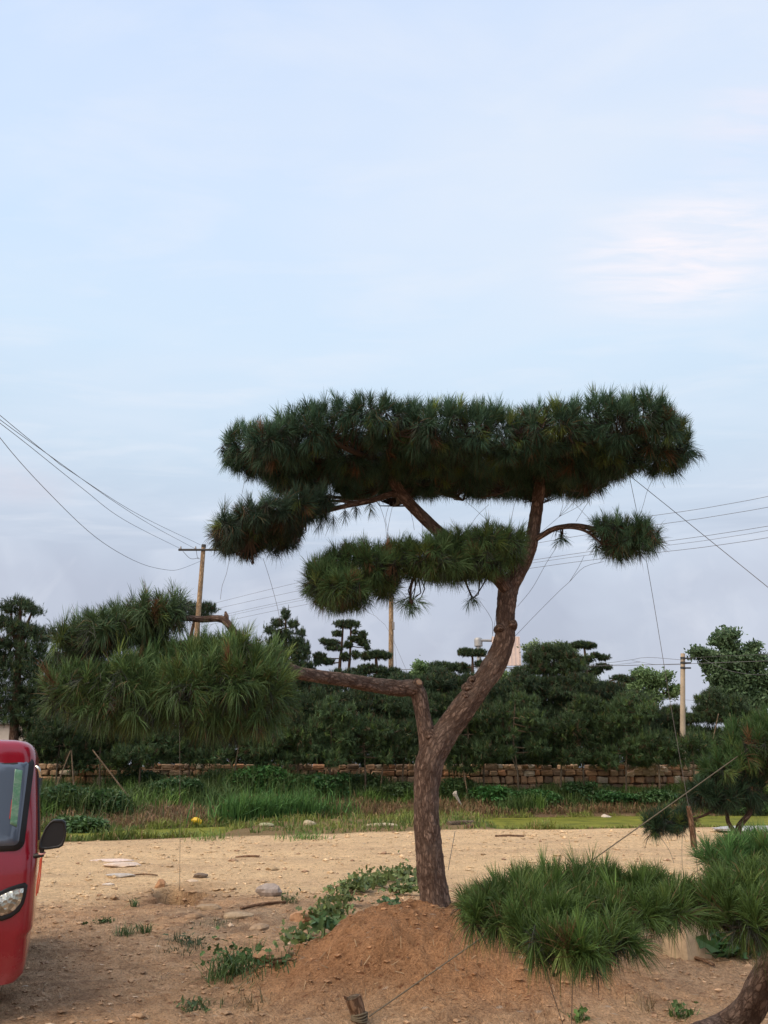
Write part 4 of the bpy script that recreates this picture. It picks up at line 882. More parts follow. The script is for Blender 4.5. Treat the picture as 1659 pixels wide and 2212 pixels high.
# ============================================================ poles, cables, sign
def utility_pole(label, px, ptop, Y, rt, rb, m, lean=0, caps=None):
    top = W(px, ptop, Y); g = hz(top[0], Y)
    root = empty('utility_pole', (top[0] + lean, Y, g - .05), label, 'utility pole')
    mb = MB(); tube(mb, [(top[0] + lean, Y, g - .05), (top[0] + lean * .5, Y, (g + top[2]) / 2), tuple(top)], [rb, (rt + rb) / 2, rt], 16, .5, noise=.02, seed=int(px)); add_part(mb, 'pole', m, root, smooth=True)
    return root, top
M_POLE_W = mat('wooden_pole', m_bark((.22, .15, .09), (.42, .30, .19), (.56, .42, .28), .5, .3))
P1, t1 = utility_pole('tan leaning pole with a dark crossarm, rising behind the left pads', 440, 1177, 40, .115, .17, M_POLE_W)
mb = MB(); a = W(387, 1190, 40); b = W(498, 1189, 40); a[1] = b[1] = 39.84; box(mb, (a + b) / 2, ((b - a)[0] / 2, .05, .05), bevel=.01); arm = add_part(mb, 'crossarm', M_IRON, P1)
for px in (390, 422, 462, 492):
    q = W(px, 1189, 39.84); mb = MB(); tube(mb, [q, q + (0, 0, .08), q + (0, 0, .16), q + (0, 0, .24)], [.02, .06, .045, .02], 8, .04); add_part(mb, 'insulator', M_CERAM, P1, arm, smooth=True)
mb = MB(); q = W(440, 1181, 40); tube(mb, [q + (0, 0, -.05), q + (0, 0, .11)], [.125, .125], 14, .05); add_part(mb, 'iron_band', M_IRON, P1, smooth=True)
mb = MB(); q = W(440, 1198, 39.84)
for k, (a, b) in enumerate((((395, 1191), (430, 1205)), ((424, 1190), (432, 1207)))):
    A, B = W(*a, 39.8), W(*b, 39.85); tube(mb, [A, (A + B) / 2 - (0, 0, .22), B], .012, 4, .1)
add_part(mb, 'jumper_cable', M_CABLE, P1)
P2, t2 = utility_pole('tan pole between the middle pad and the umbrella-shaped pine', 845, 1262, 44, .125, .17, M_POLE_W, lean=-.05)
mb = MB(); q = W(850, 1352, 43.85); box(mb, q, (.06, .06, .22), bevel=.01); add_part(mb, 'cable_clamp', M_CERAM, P2)
P3, t3 = utility_pole('round concrete pole with dark cable brackets, left of the tall leafy tree', 1475, 1412, 38.2, .105, .135, M_CONC, lean=float(W(1478, 1690, 38.2)[0] - W(1475, 1412, 38.2)[0]))
for py in (1422, 1432, 1443):
    q = W(1484, py, 38.05); mb = MB(); box(mb, q, (.19, .04, .035), bevel=.01); br = add_part(mb, 'bracket', M_IRON, P3)
    mb = MB(); q = W(1475, py, 38.2); tube(mb, [q - (0, 0, .06), q + (0, 0, .06)], [.118, .118], 14, .05); add_part(mb, 'iron_band', M_IRON, P3, smooth=True)

def cable(label, pts, rad, name='power_cable', cat='cable', m=None, group=None, step=.8, seg=5):
    rad = rad * .52
    P = [W(a, b, y) for a, b, y in pts]; mb = MB(); tube(mb, P, rad, seg, step)
    return build_at(mb, name, m or M_CABLE, P[0], label, cat, group)
GL = 'cables running up to the left from the tan pole'
def lerpY(pts, y0, y1):
    x0, x1 = pts[0][0], pts[-1][0]
    # depth along a straight span: 1/depth is linear on the picture
    return [(a, b, 1 / ((1 / y0) * (1 - (a - x0) / (x1 - x0)) + (1 / y1) * (a - x0) / (x1 - x0))) for a, b in pts]
cable('uppermost cable from the tip of the tan pole to the upper left', lerpY([(-60, 840), (0, 897), (114, 990), (156, 1020.6), (300, 1112), (433, 1177)], 16, 40), .016, group=GL)
cable('cable crossing the uppermost one and ending at the inner insulator', lerpY([(-60, 857), (0, 906.6), (114, 989), (240, 1079), (330, 1136), (421, 1185)], 16, 39.84), .016, group=GL)
cable('cable ending at the outermost insulator on the crossarm', lerpY([(-60, 868), (0, 914), (60, 960.6), (180, 1056.6), (270, 1124), (389, 1185)], 16, 39.84), .016, group=GL)
cable('lowest slack cable sagging deeply before the tan pole', lerpY([(-60, 850), (0, 945.6), (99, 1058), (210, 1163), (300, 1215.5), (360, 1231), (390, 1229), (436, 1211)], 16, 39.9), .016, group=GL)
GR = 'parallel cables rising to the right behind the large pine'
for lab, ya, yb, yc, yd, ye in (('topmost of the parallel cables rising to the right behind the pine', 1345, 1256, 1155, 1098, 1068), ('second of the parallel cables rising to the right behind the pine', 1352, 1274, 1175, 1119, 1092),
                            ('third of the parallel cables rising to the right behind the pine', 1370, 1291, 1210, 1158, 1133), ('fourth of the parallel cables, very close below the third', 1375, 1296, 1216, 1168, 1142),
                            ('lowest of the parallel cables rising to the right behind the pine', 1384, 1307, 1227, 1182, 1158)):
    cable(lab, lerpY([(300, ya), (655, yb), (1150, yc), (1521, yd), (1680, ye)], 70, 30), .020 if ya != 1375 else .016, group=GR, step=1.5)
GP = 'cables strung to the concrete pole'
cable('slack upper cable left of the concrete pole', lerpY([(860, 1452), (1150, 1443), (1330, 1430), (1385, 1421), (1420, 1421), (1478, 1426)], 50, 38.05), .018, group=GP)
cable('middle cable left of the concrete pole, crossing the upper one', lerpY([(860, 1446), (1330, 1436), (1365, 1427), (1410, 1435), (1478, 1436)], 52, 38.05), .015, group=GP)
cable('thick double-looking lower cable left of the concrete pole', lerpY([(860, 1447), (1100, 1442), (1330, 1438), (1400, 1436), (1482, 1434)], 51, 38.05), .028, group=GP)
cable('thick cable leaving the concrete pole to the right behind the leafy tree', lerpY([(1482, 1434), (1560, 1431), (1620, 1429), (1720, 1425)], 38.05, 34), .024, group=GP)
cable('thin cable leaving the top bracket of the concrete pole to the right', lerpY([(1486, 1422), (1560, 1417), (1620, 1415), (1720, 1410)], 38.05, 34), .014, group=GP)
cable('low cable passing behind the foot of the concrete pole', lerpY([(1300, 1508), (1440, 1511), (1500, 1513), (1560, 1520)], 60, 55), .018, group=GP)
cable('pale drooping cable in front of the leafy tree at the right edge', lerpY([(1520, 1423), (1545, 1437), (1580, 1450), (1640, 1458), (1700, 1452)], 38, 33), .018, group=GP)
cable('guy wire slanting down left to right across the middle pole', [(700, 1280, 44), (784, 1318, 43.7), (832, 1350, 43.6), (878, 1448, 43.5), (905, 1500, 43.4)], .014, 'guy_wire', 'wire', M_WIRE)
cable('thin guy wire hanging just right of the middle pole', [(849, 1352, 43.8), (853, 1400, 43.7), (857, 1446, 43.6), (862, 1520, 43.5)], .013, 'guy_wire', 'wire', M_WIRE)

# road sign on its bracket, seen from behind
sb = W(1033, 1378, 70); g = 1.7
sign = empty('road_sign', (sb[0], 70, g), 'pale back of a large road sign held out on two tubes, behind the leaning stem', 'road sign')
mb = MB(); tube(mb, [(sb[0], 70, g), (sb[0], 70, sb[2])], [.22, .20], 14, 1.0); tube(mb, [(sb[0], 70, sb[2] - .75), (sb[0], 70, sb[2] - .1), (sb[0], 70, sb[2])], [.38, .38, .28], 12, .3); add_part(mb, 'post', M_STEEL, sign, smooth=True)
for py in (1383, 1416):
    a, b = W(1033, py, 69.8), W(1117, py + 2, 69.8); mb = MB(); tube(mb, [a, b], [.12, .12], 10, 1.0); add_part(mb, 'arm', M_STEEL, sign, smooth=True)
mb = MB(); a, b = W(1062, 1375, 69.5), W(1126, 1438, 69.5); c = (a + b) / 2
box(mb, c, ((b - a)[0] / 2, .03, (a - b)[2] / 2), bevel=.01)
for k in range(7): box(mb, (a[0] + (b - a)[0] * (k + .5) / 7, 69.45, c[2]), (.035, .03, (a - b)[2] / 2 * .98))
add_part(mb, 'panel', M_PANEL, sign)

# pale shed behind the trees at the far left
M_WHITE = mat('whitewash', m_plain((.52, .47, .42), .8, sc=1.5)); M_BLUE = mat('blue_sheet', m_plain((.10, .26, .34), .5))
M_DKROOF = mat('grey_roof', m_plain((.16, .15, .15), .8)); M_DARKG = mat('dark_window', m_plain((.03, .035, .04), .2))
s0 = W(20, 1590, 52); sh = empty('shed', (s0[0] - 2, 52, hz(s0[0], 52)), 'low whitewashed shed glimpsed behind the trunk of the leftmost pine', 'shed'); gz = hz(s0[0], 52)
mb = MB(); box(mb, (s0[0] - 2, 53.5, gz + 1.4), (4.2, 1.5, 1.4)); add_part(mb, 'wall', M_WHITE, sh)
mb = MB(); box(mb, (s0[0] - 2, 53.5, gz + 2.88), (4.5, 1.8, .07)); add_part(mb, 'roof', M_DKROOF, sh)
mb = MB(); box(mb, (s0[0] + 1.7, 51.95, gz + 1.5), (.28, .04, .5)); add_part(mb, 'shutter', M_BLUE, sh)
for dx in (-4.5, -2.2): mb = MB(); box(mb, (s0[0] + dx, 51.98, gz + 1.6), (.5, .03, .45)); add_part(mb, 'window', M_DARKG, sh)

# ============================================================ bank vegetation
def blades(mb, P, H, wd, cols, r, lean=.35, curve=.5):
    m = len(P); ph = r.uniform(0, 2 * math.pi, m); d = np.stack([np.cos(ph), np.sin(ph), ph * 0], 1)
    l = (np.abs(r.normal(0, lean, m)))[:, None]; H = H[:, None]
    mid = P + np.array((0, 0, 1.)) * H * .55 + d * H * l * .4; tip = P + np.array((0, 0, 1.)) * H * (1 - curve * l * .6) + d * H * l * 1.2
    ph2 = ph + math.pi / 2 + r.normal(0, .7, m); wv = np.stack([np.cos(ph2), np.sin(ph2), ph2 * 0], 1) * (wd * r.uniform(.6, 1.3, m))[:, None] * .5
    V = np.stack([P - wv, P + wv, mid - wv * .8, mid + wv * .8, tip], 1).reshape(-1, 3); i = np.arange(m)[:, None] * 5
    mb.add(V, np.concatenate([i + [0, 1, 3], i + [0, 3, 2], i + [2, 3, 4]]), np.repeat(cols, 5, 0))
def leafball(mb, c, rad, n, s, col, r, jit=.2, flat=.5):
    d = nrm(r.normal(0, 1, (n, 3))); d[:, 2] = np.abs(d[:, 2]) * 1.0 - .15
    P = np.asarray(c) + d * np.asarray(rad) * r.uniform(.45, 1.05, (n, 1))
    a = nrm(r.normal(0, 1, (n, 3)) * np.array((1, 1, flat))); b = nrm(np.cross(a, r.normal(0, 1, (n, 3)) * np.array((flat, flat, 1))))
    ss = (s * r.uniform(.5, 1.2, n))[:, None]
    V = np.stack([P - a * ss, P + b * ss * .55 + a * ss * .1, P + a * ss, P - b * ss * .55 + a * ss * .1], 1).reshape(-1, 3)
    C = np.clip(np.array(col) * (1 + r.normal(0, jit, (n, 1))), .01, 1)
    mb.add(V, np.arange(n * 4).reshape(-1, 4), np.repeat(C, 4, 0))
r = np.random.default_rng(21)
def scatter(n, fx, fy): 
    X = fx(n); Y = fy(X); return np.stack([X, Y, height(X, Y) - .02], 1)
# tall weeds over the bank: green where noise says, brown straw elsewhere
n = 42000
X = r.uniform(-17, 21, n); t = r.uniform(0, 1, n); Y = bank_foot(X) + .1 + t * (wall_y(X) - .4 - bank_foot(X)); P = np.stack([X, Y, height(X, Y) - .02], 1)
dens_ = fbm(X * .45, Y * .5, 3, 55); sel = (dens_ > .47) | (t > .55)
bn_ = fbm(X * 1.1, Y * 1.1, 3, 56); brown = (((X > -9) & (X < -3.4) & (t < .42)) | ((X > -1.2) & (X < 4.5) & (t < .42)) | ((X > 8) & (t < .25)) | (t < .06)) & (bn_ > .36)
Pg = P[sel & ~brown]; hh = np.clip(.20 + .7 * dens_[sel & ~brown] * r.uniform(.4, 1.4, len(Pg)), .1, 1.0) * np.where((Pg[:, 0] > -6) & (Pg[:, 0] < -2.2), 1.1, .8) * np.where(Pg[:, 0] < -1, 1.25 - .35 * t[sel & ~brown], 1.15 - .6 * t[sel & ~brown])
mb = MB(); pat = fbm(Pg[:, 0] * .8, Pg[:, 1] * .8, 3, 66)[:, None]
cg = np.where(pat > .52, np.array((.12, .21, .045)), np.array((.08, .135, .04))) * (1 + r.normal(0, .2, (len(Pg), 1)))
hh = hh * np.where(fbm(Pg[:, 0] * 1.7, Pg[:, 1] * 1.7, 3, 47) > .5, 1.45, .75)
blades(mb, Pg, hh, .032, np.clip(cg, .01, 1), r, .7)
o = mb.build('tall_weeds', M_GRASS); tag(o, 'dense green weeds covering the bank below the stone wall', 'weeds', kind='stuff')
Pb = P[brown | ((~sel) & (r.uniform(0, 1, n) < .6))]; mb = MB()
cb = np.array((.24, .155, .085)) * (1 + r.normal(0, .3, (len(Pb), 1))); cb[r.uniform(0, 1, len(Pb)) < .2] = (.16, .17, .06)
blades(mb, Pb, r.uniform(.12, .5, len(Pb)), .03, np.clip(cb, .02, 1), r, .8, .9)
o = mb.build('dry_grass', M_GRASS); tag(o, 'brown dead straw and stalks on the lower bank', 'dry grass', kind='stuff')
# short bright grass between road and bank, denser in the middle
n = 26000; X = r.uniform(-13, 19, n); t = r.uniform(0, 1, n) ** .9; re, bf = road_edge(X), bank_foot(X)
wet = np.clip(1 - sstep(X, -5.6, -4.0) + sstep(X, 3.0, 4.2), 0, 1)
Y = re + .05 + np.where(wet > .5, np.where(r.uniform(0, 1, n) < .6, t * .9, (bf - re) * (1 - t * .1)), t * (bf - re)); P = np.stack([X, Y, height(X, Y) - .02], 1)
sel = fbm(X * .9, Y * .9, 3, 88) > .43; P = P[sel]; mb = MB()
c = np.where(fbm(P[:, 0] * .6, P[:, 1] * .6, 2, 99)[:, None] > .5, np.array((.19, .23, .05)), np.array((.12, .17, .04))) * (1 + r.normal(0, .2, (len(P), 1)))
c[r.uniform(0, 1, len(P)) < .12] = (.34, .25, .12)
blades(mb, P, np.clip(.07 + .36 * fbm(P[:, 0] * 1.3, P[:, 1] * 1.3, 3, 44) ** 2 * r.uniform(.3, 2.4, len(P)), .05, .5), .03, np.clip(c, .02, 1), r, .7, .8)
o = mb.build('grass', M_GRASS); tag(o, 'short bright grass along the far edge of the dirt road', 'grass', kind='stuff')

GBU = 'leafy bushes on the bank'
for i, (px, py, rx, rz, n, s, col, lab) in enumerate([
    (135, 1735, 1.3, .85, 2300, .07, (.045, .10, .035), 'dark feathery bush close beside the cab'),
    (226, 1738, 1.1, .75, 1900, .07, (.05, .11, .035), 'rounded green bush in front of the long slanting prop'),
    (385, 1718, 1.2, .75, 1900, .07, (.05, .11, .04), 'dark green bush above the brown straw and yellow bag'),
    (170, 1772, .9, .5, 1400, .08, (.08, .15, .05), 'light green clump at the water edge left of the straw'),
    (95, 1655, .7, .45, 900, .06, (.16, .20, .03), 'yellow-green bush just above the mirror'),
    (560, 1712, 1.6, 1.0, 3300, .10, (.055, .15, .04), 'broad-leaved bright bush against the wall, behind the reeds'),
    (690, 1715, 1.2, .8, 2200, .09, (.05, .13, .04), 'small creeper-covered bush at the wall foot left of the large trunk'),
    (985, 1715, .9, .7, 1500, .07, (.05, .10, .035), 'dark bush holding the scrap of white cloth'),
    (1060, 1728, 1.3, .55, 2300, .10, (.06, .17, .045), 'bright broad-leaved clump right of the white cloth'),
    (1160, 1730, 1.2, .5, 1900, .08, (.055, .15, .04), 'bright green bush below the middle of the right wall'),
    (1245, 1718, .8, .55, 1300, .07, (.045, .10, .035), 'dark bush climbing the wall left of the white rock'),
    (1310, 1735, 1.2, .45, 1600, .08, (.05, .13, .04), 'low green bush behind the white rock'),
    (1420, 1735, 1.2, .5, 1700, .08, (.055, .12, .04), 'green bush behind the little drooping pad'),
    (180, 1690, 1.2, .8, 1900, .07, (.055, .115, .04), 'bush at the wall foot between the cab and the slanting prop'),
    (300, 1700, 1.3, .75, 1900, .07, (.05, .11, .036), 'bush at the wall foot right of the slanting prop'),
    (475, 1695, 1.2, .8, 1900, .07, (.055, .12, .04), 'bush at the wall foot left of the broad-leaved one'),
    (640, 1692, 1.1, .7, 1700, .08, (.05, .12, .04), 'bush at the wall foot behind the tall reeds'),
    (790, 1698, 1.2, .7, 1700, .07, (.06, .11, .04), 'olive bush at the wall foot left of the large trunk'),
    (860, 1715, 1.0, .5, 1300, .07, (.07, .12, .045), 'small bush touching the large trunk in the picture, at its left'),
    (1610, 1765, 1.6, .5, 2400, .14, (.10, .20, .06), 'large-leaved pale plant at the right edge beyond the road'),
]):
    x = (px - 830) / F * 33.5; bf = float(bank_foot(x)); wy = float(wall_y(x))
    Yb = bf + .3 + max(0, (1760 - py) / 60) * (wy - 1.0 - bf - .3) if i not in (3, 19) else bf + .1
    if i == 4: Yb = wy - .8
    x = (px - 830) / F * Yb / rayd(px, py).y
    z = hz(x, Yb); mb = MB()
    leafball(mb, (x, Yb, z + rz * .25), (rx, .7, rz), n, s, col, r, .25)
    for k in range(5): leafball(mb, (x + r.uniform(-rx, rx) * .8, Yb + r.uniform(-.3, .3), z + rz * r.uniform(.3, .8)), (rx * .35, .35, rz * .45), n // 7, s, col, r, .25)
    for k in range(7):
        q = np.array((x, Yb, z)); e = np.array((x + r.uniform(-rx, rx) * .8, Yb + r.uniform(-.3, .3), z + rz * .8)); tube(mb, [q, e], [.02, .008], 4, .5, (.10, .08, .04))
    nb = int(n * .45); PB = np.stack([x + r.normal(0, rx * .6, nb), Yb + r.normal(0, .35, nb), np.full(nb, z)], 1); PB[:, 2] = height(PB[:, 0], PB[:, 1]) - .02
    blades(mb, PB, rz * r.uniform(.35, 1.45, nb), .03, np.clip(np.array((.085, .13, .04)) * (1 + r.normal(0, .3, (nb, 1))), .01, 1), r, .6)
    build_at(mb, 'bush', M_LEAF, (x, Yb, z), lab, 'bush', GBU)
# tall reeds clump
mb = MB(); x = W(600, 1780, 30)[0]; n = 3200
X = x + r.normal(0, .85, n); Y = np.clip(bank_foot(X) + np.abs(r.normal(0, .9, n)), 0, 34); P = np.stack([X, Y, height(X, Y) - .02], 1)
c = np.array((.085, .19, .05)) * (1 + r.normal(0, .28, (n, 1))); blades(mb, P, r.uniform(.3, 1.0, n) * (.7 + .8 * fbm(X * 2.2, Y * 2.2, 2, 48)), .04, np.clip(c, .01, 1), r, .5, .7)
o = mb.build('reeds', M_GRASS); tag(o, 'tall bright green reeds standing between the yellow bag and the large trunk', 'reeds', kind='stuff')

# ============================================================ creeper on the mound, weeds on the near ground
r = np.random.default_rng(31)
mb = MB()
vine = [(650, 2050), (672, 2025), (690, 1995), (715, 1985), (735, 1955), (760, 1930), (800, 1912), (835, 1905), (870, 1900), (890, 1915), (868, 1935), (820, 1920), (780, 1925)]
vp = []
for a, b in vine:
    z = .0
    for _ in range(12):
        q = G(a, b, z); z = hz(q[0], q[1])
    vp.append(np.array((q[0], q[1], z + .03)))
tube(mb, vp, .006, 5, .08, (.14, .12, .06))
def broad_leaves(mb, c, n, spread, s, col, r, up=.5):
    P = np.asarray(c) + r.normal(0, 1, (n, 3)) * np.asarray(spread); P[:, 2] = np.maximum(P[:, 2], c[2] - .01)
    nn = nrm(r.normal(0, .6, (n, 3)) + np.array((0, -.35, up))); a = nrm(np.cross(nn, r.normal(0, 1, (n, 3)))); b = np.cross(nn, a)
    ss = (s * r.uniform(.45, 1.15, n))[:, None]
    # five-pointed lobed leaf, folded along its midrib
    V = np.stack([P - a * ss, P - a * ss * .35 + b * ss * .65 + nn * ss * .2, P + b * ss * .30 + nn * ss * .1, P + a * ss * .45 + b * ss * .55 + nn * ss * .2, P + a * ss * 1.1,
                  P + a * ss * .45 - b * ss * .55 + nn * ss * .2, P - b * ss * .30 + nn * ss * .1, P - a * ss * .35 - b * ss * .65 + nn * ss * .2, P], 1).reshape(-1, 3)
    i = np.arange(n)[:, None] * 9
    Fc = np.concatenate([i + [8, k, (k + 1) % 8] for k in range(8)])
    C = np.clip(np.array(col) * (1 + r.normal(0, .22, (n, 1))), .01, 1); mb.add(V, Fc, np.repeat(C, 9, 0))
for k, p in enumerate(vp):
    m_ = 110 if k >= 3 else 50
    broad_leaves(mb, p + (0, 0, .05), m_, (.11, .08, .04 if k < 3 else .07), .050, (.13, .18, .06), r)
for a, b, h in ((835, 1895, .22), (812, 1900, .15), (845, 1885, .2), (790, 1915, .16), (765, 1925, .14), (700, 1975, .15), (880, 1900, .15), (865, 1895, .2)):
    q = G(a, b + 28, .35); z = hz(q[0], q[1]); q[2] = z
    tube(mb, [q, q + (r.uniform(-.03, .03), 0, h)], [.005, .003], 4, .05, (.12, .13, .05))
    broad_leaves(mb, q + (0, 0, h * .7), 60, (.06, .05, h * .28), .05, (.09, .17, .065), r)
build_at(mb, 'creeper', M_LEAF, vp[0], 'leafy green creeper trailing down the left side of the mound from the trunk', 'creeper')

def weed(label, px, py, n, h, wd, sp, col=(.075, .13, .045), leafy=0, group='weeds on the bare ground', z0=0., ln=1.0):
    z = z0
    for _ in range(10): q = G(px, py, z); z = hz(q[0], q[1])
    q[2] = z - .01; mb = MB()
    P = q + r.normal(0, 1, (n, 3)) * np.array((sp, sp, 0)); P[:, 2] = height(P[:, 0], P[:, 1]) - .01
    c = np.array(col) * (1 + r.normal(0, .2, (n, 1))); blades(mb, P, h * r.uniform(.4, 1.1, n), wd * .62, np.clip(c, .01, 1), r, ln, .7)
    if leafy: broad_leaves(mb, q + (0, 0, h * .4), leafy, (sp * 1.1, sp, h * .3), .03, tuple(np.array(col) * 1.1), r)
    build_at(mb, 'weed', M_GRASS, q, label, 'weed', group)
for a in [('spiky rosette weed left of the eroded hollow', 290, 1958, 26, .17, .022, .02), ('flat weed below the spiky rosette, near the cab', 228, 1992, 60, .09, .014, .06, (.06, .10, .035), 20),
          ('thin grassy weed between the cab and the hollow', 268, 2022, 70, .15, .012, .05), ('small upright weed right of the thin grassy one', 316, 2016, 50, .15, .014, .03),
          ('large leafy weed clump left of the mound foot', 500, 2112, 240, .26, .013, .09, (.075, .13, .04), 90), ('trailing grassy weed where the creeper ends', 575, 2088, 110, .16, .012, .11, (.07, .13, .045), 40),
          ('sparse weed beside the flat rock', 625, 1950, 60, .16, .011, .06, (.09, .12, .05), 16), ('little weed on the front slope of the mound', 735, 2128, 80, .10, .010, .05, (.07, .105, .04)),
          ('dry weed at the bottom edge left of the stump stake', 540, 2150, 40, .12, .010, .06, (.13, .11, .055)), ('flat green weed low at the bottom left', 425, 2178, 80, .08, .012, .07, (.07, .11, .04), 24),
          ('low weed in the grey patch of soil', 400, 2042, 90, .12, .012, .09, (.06, .085, .04), 30), ('weed under the creeper tip', 395, 2060, 60, .10, .012, .10, (.06, .09, .04)),
          ('small green sprout at the bottom edge right of the mound', 1253, 2208, 40, .10, .012, .025, (.07, .13, .035), 10), ('green sprout at the bottom edge near the thick stem', 1470, 2200, 50, .12, .013, .04, (.08, .14, .04), 16),
          ('thin straw weed low on the right ground', 1395, 2180, 30, .15, .008, .05, (.20, .15, .08)), ('tiny weed right of the stump stake', 935, 2185, 40, .07, .009, .05, (.09, .11, .05)),
          ('weed in the shade between hollow and mound', 470, 2000, 60, .10, .011, .10, (.07, .09, .04)), ('grass tuft hugging the foot of the large trunk', 905, 1985, 60, .18, .010, .05, (.10, .15, .06))]:
    weed(*a[:7], *(a[7:]))
# weeds on the water edge at left
for a in [('grassy clump at the water edge above the flat slabs', 245, 1815, 70, .30, .03, .18, (.11, .20, .05)), ('grassy clump in the green ditch left of the yellow bag', 385, 1808, 90, .32, .03, .25, (.12, .21, .05)), ('ragged grass clump at the road edge below the yellow bag', 455, 1812, 110, .30, .03, .35, (.14, .22, .05)),
          ('light green grass clump before the two pale rocks', 655, 1812, 160, .28, .03, .3, (.12, .22, .05))]:
    weed(*a, group='grass clumps at the road edge')
# big leaves beyond the concrete block
q = G(1575, 2068, 0); mb = MB()
broad_leaves(mb, q + (0, 0, .08), 70, (.16, .12, .05), .095, (.045, .12, .04), r, 1.0)
for k in range(26): tube(mb, [q, q + (r.normal(0, .17), r.normal(0, .12), .1)], .005, 4, .1, (.1, .14, .05))
build_at(mb, 'squash_plant', M_LEAF, q, 'broad dark leaves spreading on the ground beside the concrete block', 'plant')

# ============================================================ things on the ground
def ground_pt(px, py):
    z = 0.
    for _ in range(10): q = G(px, py, z); z = hz(q[0], q[1])
    q[2] = z; return q
def rock(name, label, px, py, size, col, m=None, group=None, flat=1.0, rot=0, cat='rock', seed=0, at=None):
    rr = np.random.default_rng(900 + seed); q = ground_pt(px, py) if at is None else at
    nu, nv = 14, 9; th = np.linspace(0, 2 * math.pi, nu, endpoint=False); ph = np.linspace(-math.pi / 2, math.pi / 2, nv)
    T, Pp = np.meshgrid(th, ph); d = np.stack([np.cos(Pp) * np.cos(T), np.cos(Pp) * np.sin(T), np.sin(Pp)], -1)
    cuts = nrm(rr.normal(0, 1, (9, 3))); s = np.ones(T.shape)
    for c in cuts: s = np.minimum(s, .78 / np.maximum((d * c).sum(-1), .01) + 0 * s)
    s = s * (1 + (fbm(d[..., 0] * 2 + seed, d[..., 1] * 2 + d[..., 2], 2, seed) - .5) * .2)
    V = d * s[..., None] * np.array(size); ca, sa = math.cos(rot), math.sin(rot)
    V = np.stack([V[..., 0] * ca - V[..., 1] * sa, V[..., 0] * sa + V[..., 1] * ca, V[..., 2]], -1).reshape(-1, 3) + q + (0, 0, size[2] * .45)
    i, j = np.meshgrid(np.arange(nv - 1), np.arange(nu), indexing='ij'); j2 = (j + 1) % nu
    mb = MB(); mb.add(V, np.stack([i * nu + j, i * nu + j2, (i + 1) * nu + j2, (i + 1) * nu + j], -1).reshape(-1, 4), col)
    return build_at(mb, name, m or M_ROCK, q, label, cat, group)
GRK = 'rocks lying about'
rock('rock', 'grey wedge-shaped rock above the fallen stick', 582, 1936, (.19, .12, .10), (.33, .28, .25), group=GRK, seed=1)
rock('rock', 'dark flat rock at the edge of the hollow', 430, 1940, (.13, .08, .05), (.17, .13, .10), group=GRK, seed=2)
rock('rock', 'orange-brown clod at the left foot of the mound', 655, 1992, (.16, .13, .09), (.42, .25, .15), group=GRK, seed=3)
rock('rock', 'large orange boulder-like clod left of the creeper end', 590, 2092, (.17, .14, .06), (.36, .22, .13), group=GRK, seed=4)
rock('rock', 'white rock on the bank beyond the road at right', 1308, 1757, (.24, .2, .2), (.55, .48, .41), group=GRK, seed=5)
rock('rock', 'pale rock in the roadside grass, right one of two', 668, 1785, (.22, .18, .13), (.40, .34, .23), group=GRK, seed=6)
rock('rock', 'pale rock in the roadside grass, left one of two', 575, 1785, (.26, .16, .08), (.33, .32, .20), group=GRK, seed=7)
for i_, (px, py, sz, cl, lb) in enumerate([(402, 1958, (.22, .12, .06), (.34, .24, .16), 'brown flat rock on the near rim of the hollow'), (452, 1962, (.26, .16, .06), (.30, .235, .17), 'greyish rock ledge in the pale patch right of the hollow'),
        (515, 1978, (.30, .2, .05), (.36, .29, .21), 'broad low rock ledge below the fallen stick'), (420, 1985, (.16, .1, .05), (.31, .22, .15), 'small rock below the rim of the hollow'), (560, 2005, (.2, .13, .05), (.33, .25, .18), 'low rock between the ledge and the mound'), (345, 1932, (.16, .1, .09), (.36, .21, .12), 'rough brown clod at the left rim of the hollow')]):
    at_ = ground_pt(px, py) - (0, 0, sz[2] * .35)
    rock('rock', lb, px, py, tuple(np.array(sz) * (.72, .8, 1.0)), tuple(np.array(cl) * (1.0, .93, .84)), group=GRK, seed=40 + i_, rot=.5 * i_ - .8, at=at_)
rock('rock', 'small whitish flat stone between cab and slabs', 233, 1912, (.10, .06, .02), (.62, .55, .48), group=GRK, seed=9)
rock('stone_slab', 'thin pale pinkish slab lying on the road, upper of two', 245, 1860, (.42, .16, .03), (.66, .54, .48), cat='slab', rot=.1, seed=10)
rock('stone_slab', 'broken whitish slab just below the thin pale one', 265, 1877, (.36, .22, .05), (.58, .47, .39), cat='slab', rot=-.2, seed=11)
rock('stone_slab', 'grey flattened slab below the broken whitish one', 258, 1893, (.24, .14, .03), (.44, .40, .36), cat='slab', seed=12)
rock('stone_slab', 'large smooth grey slab at the right edge of the road', 1640, 1795, (1.6, .9, .10), (.42, .42, .43), cat='slab', seed=13)
rock('driftwood', 'bleached branch piece lying in the roadside grass', 825, 1786, (.50, .07, .08), (.48, .42, .30), cat='branch', seed=14)

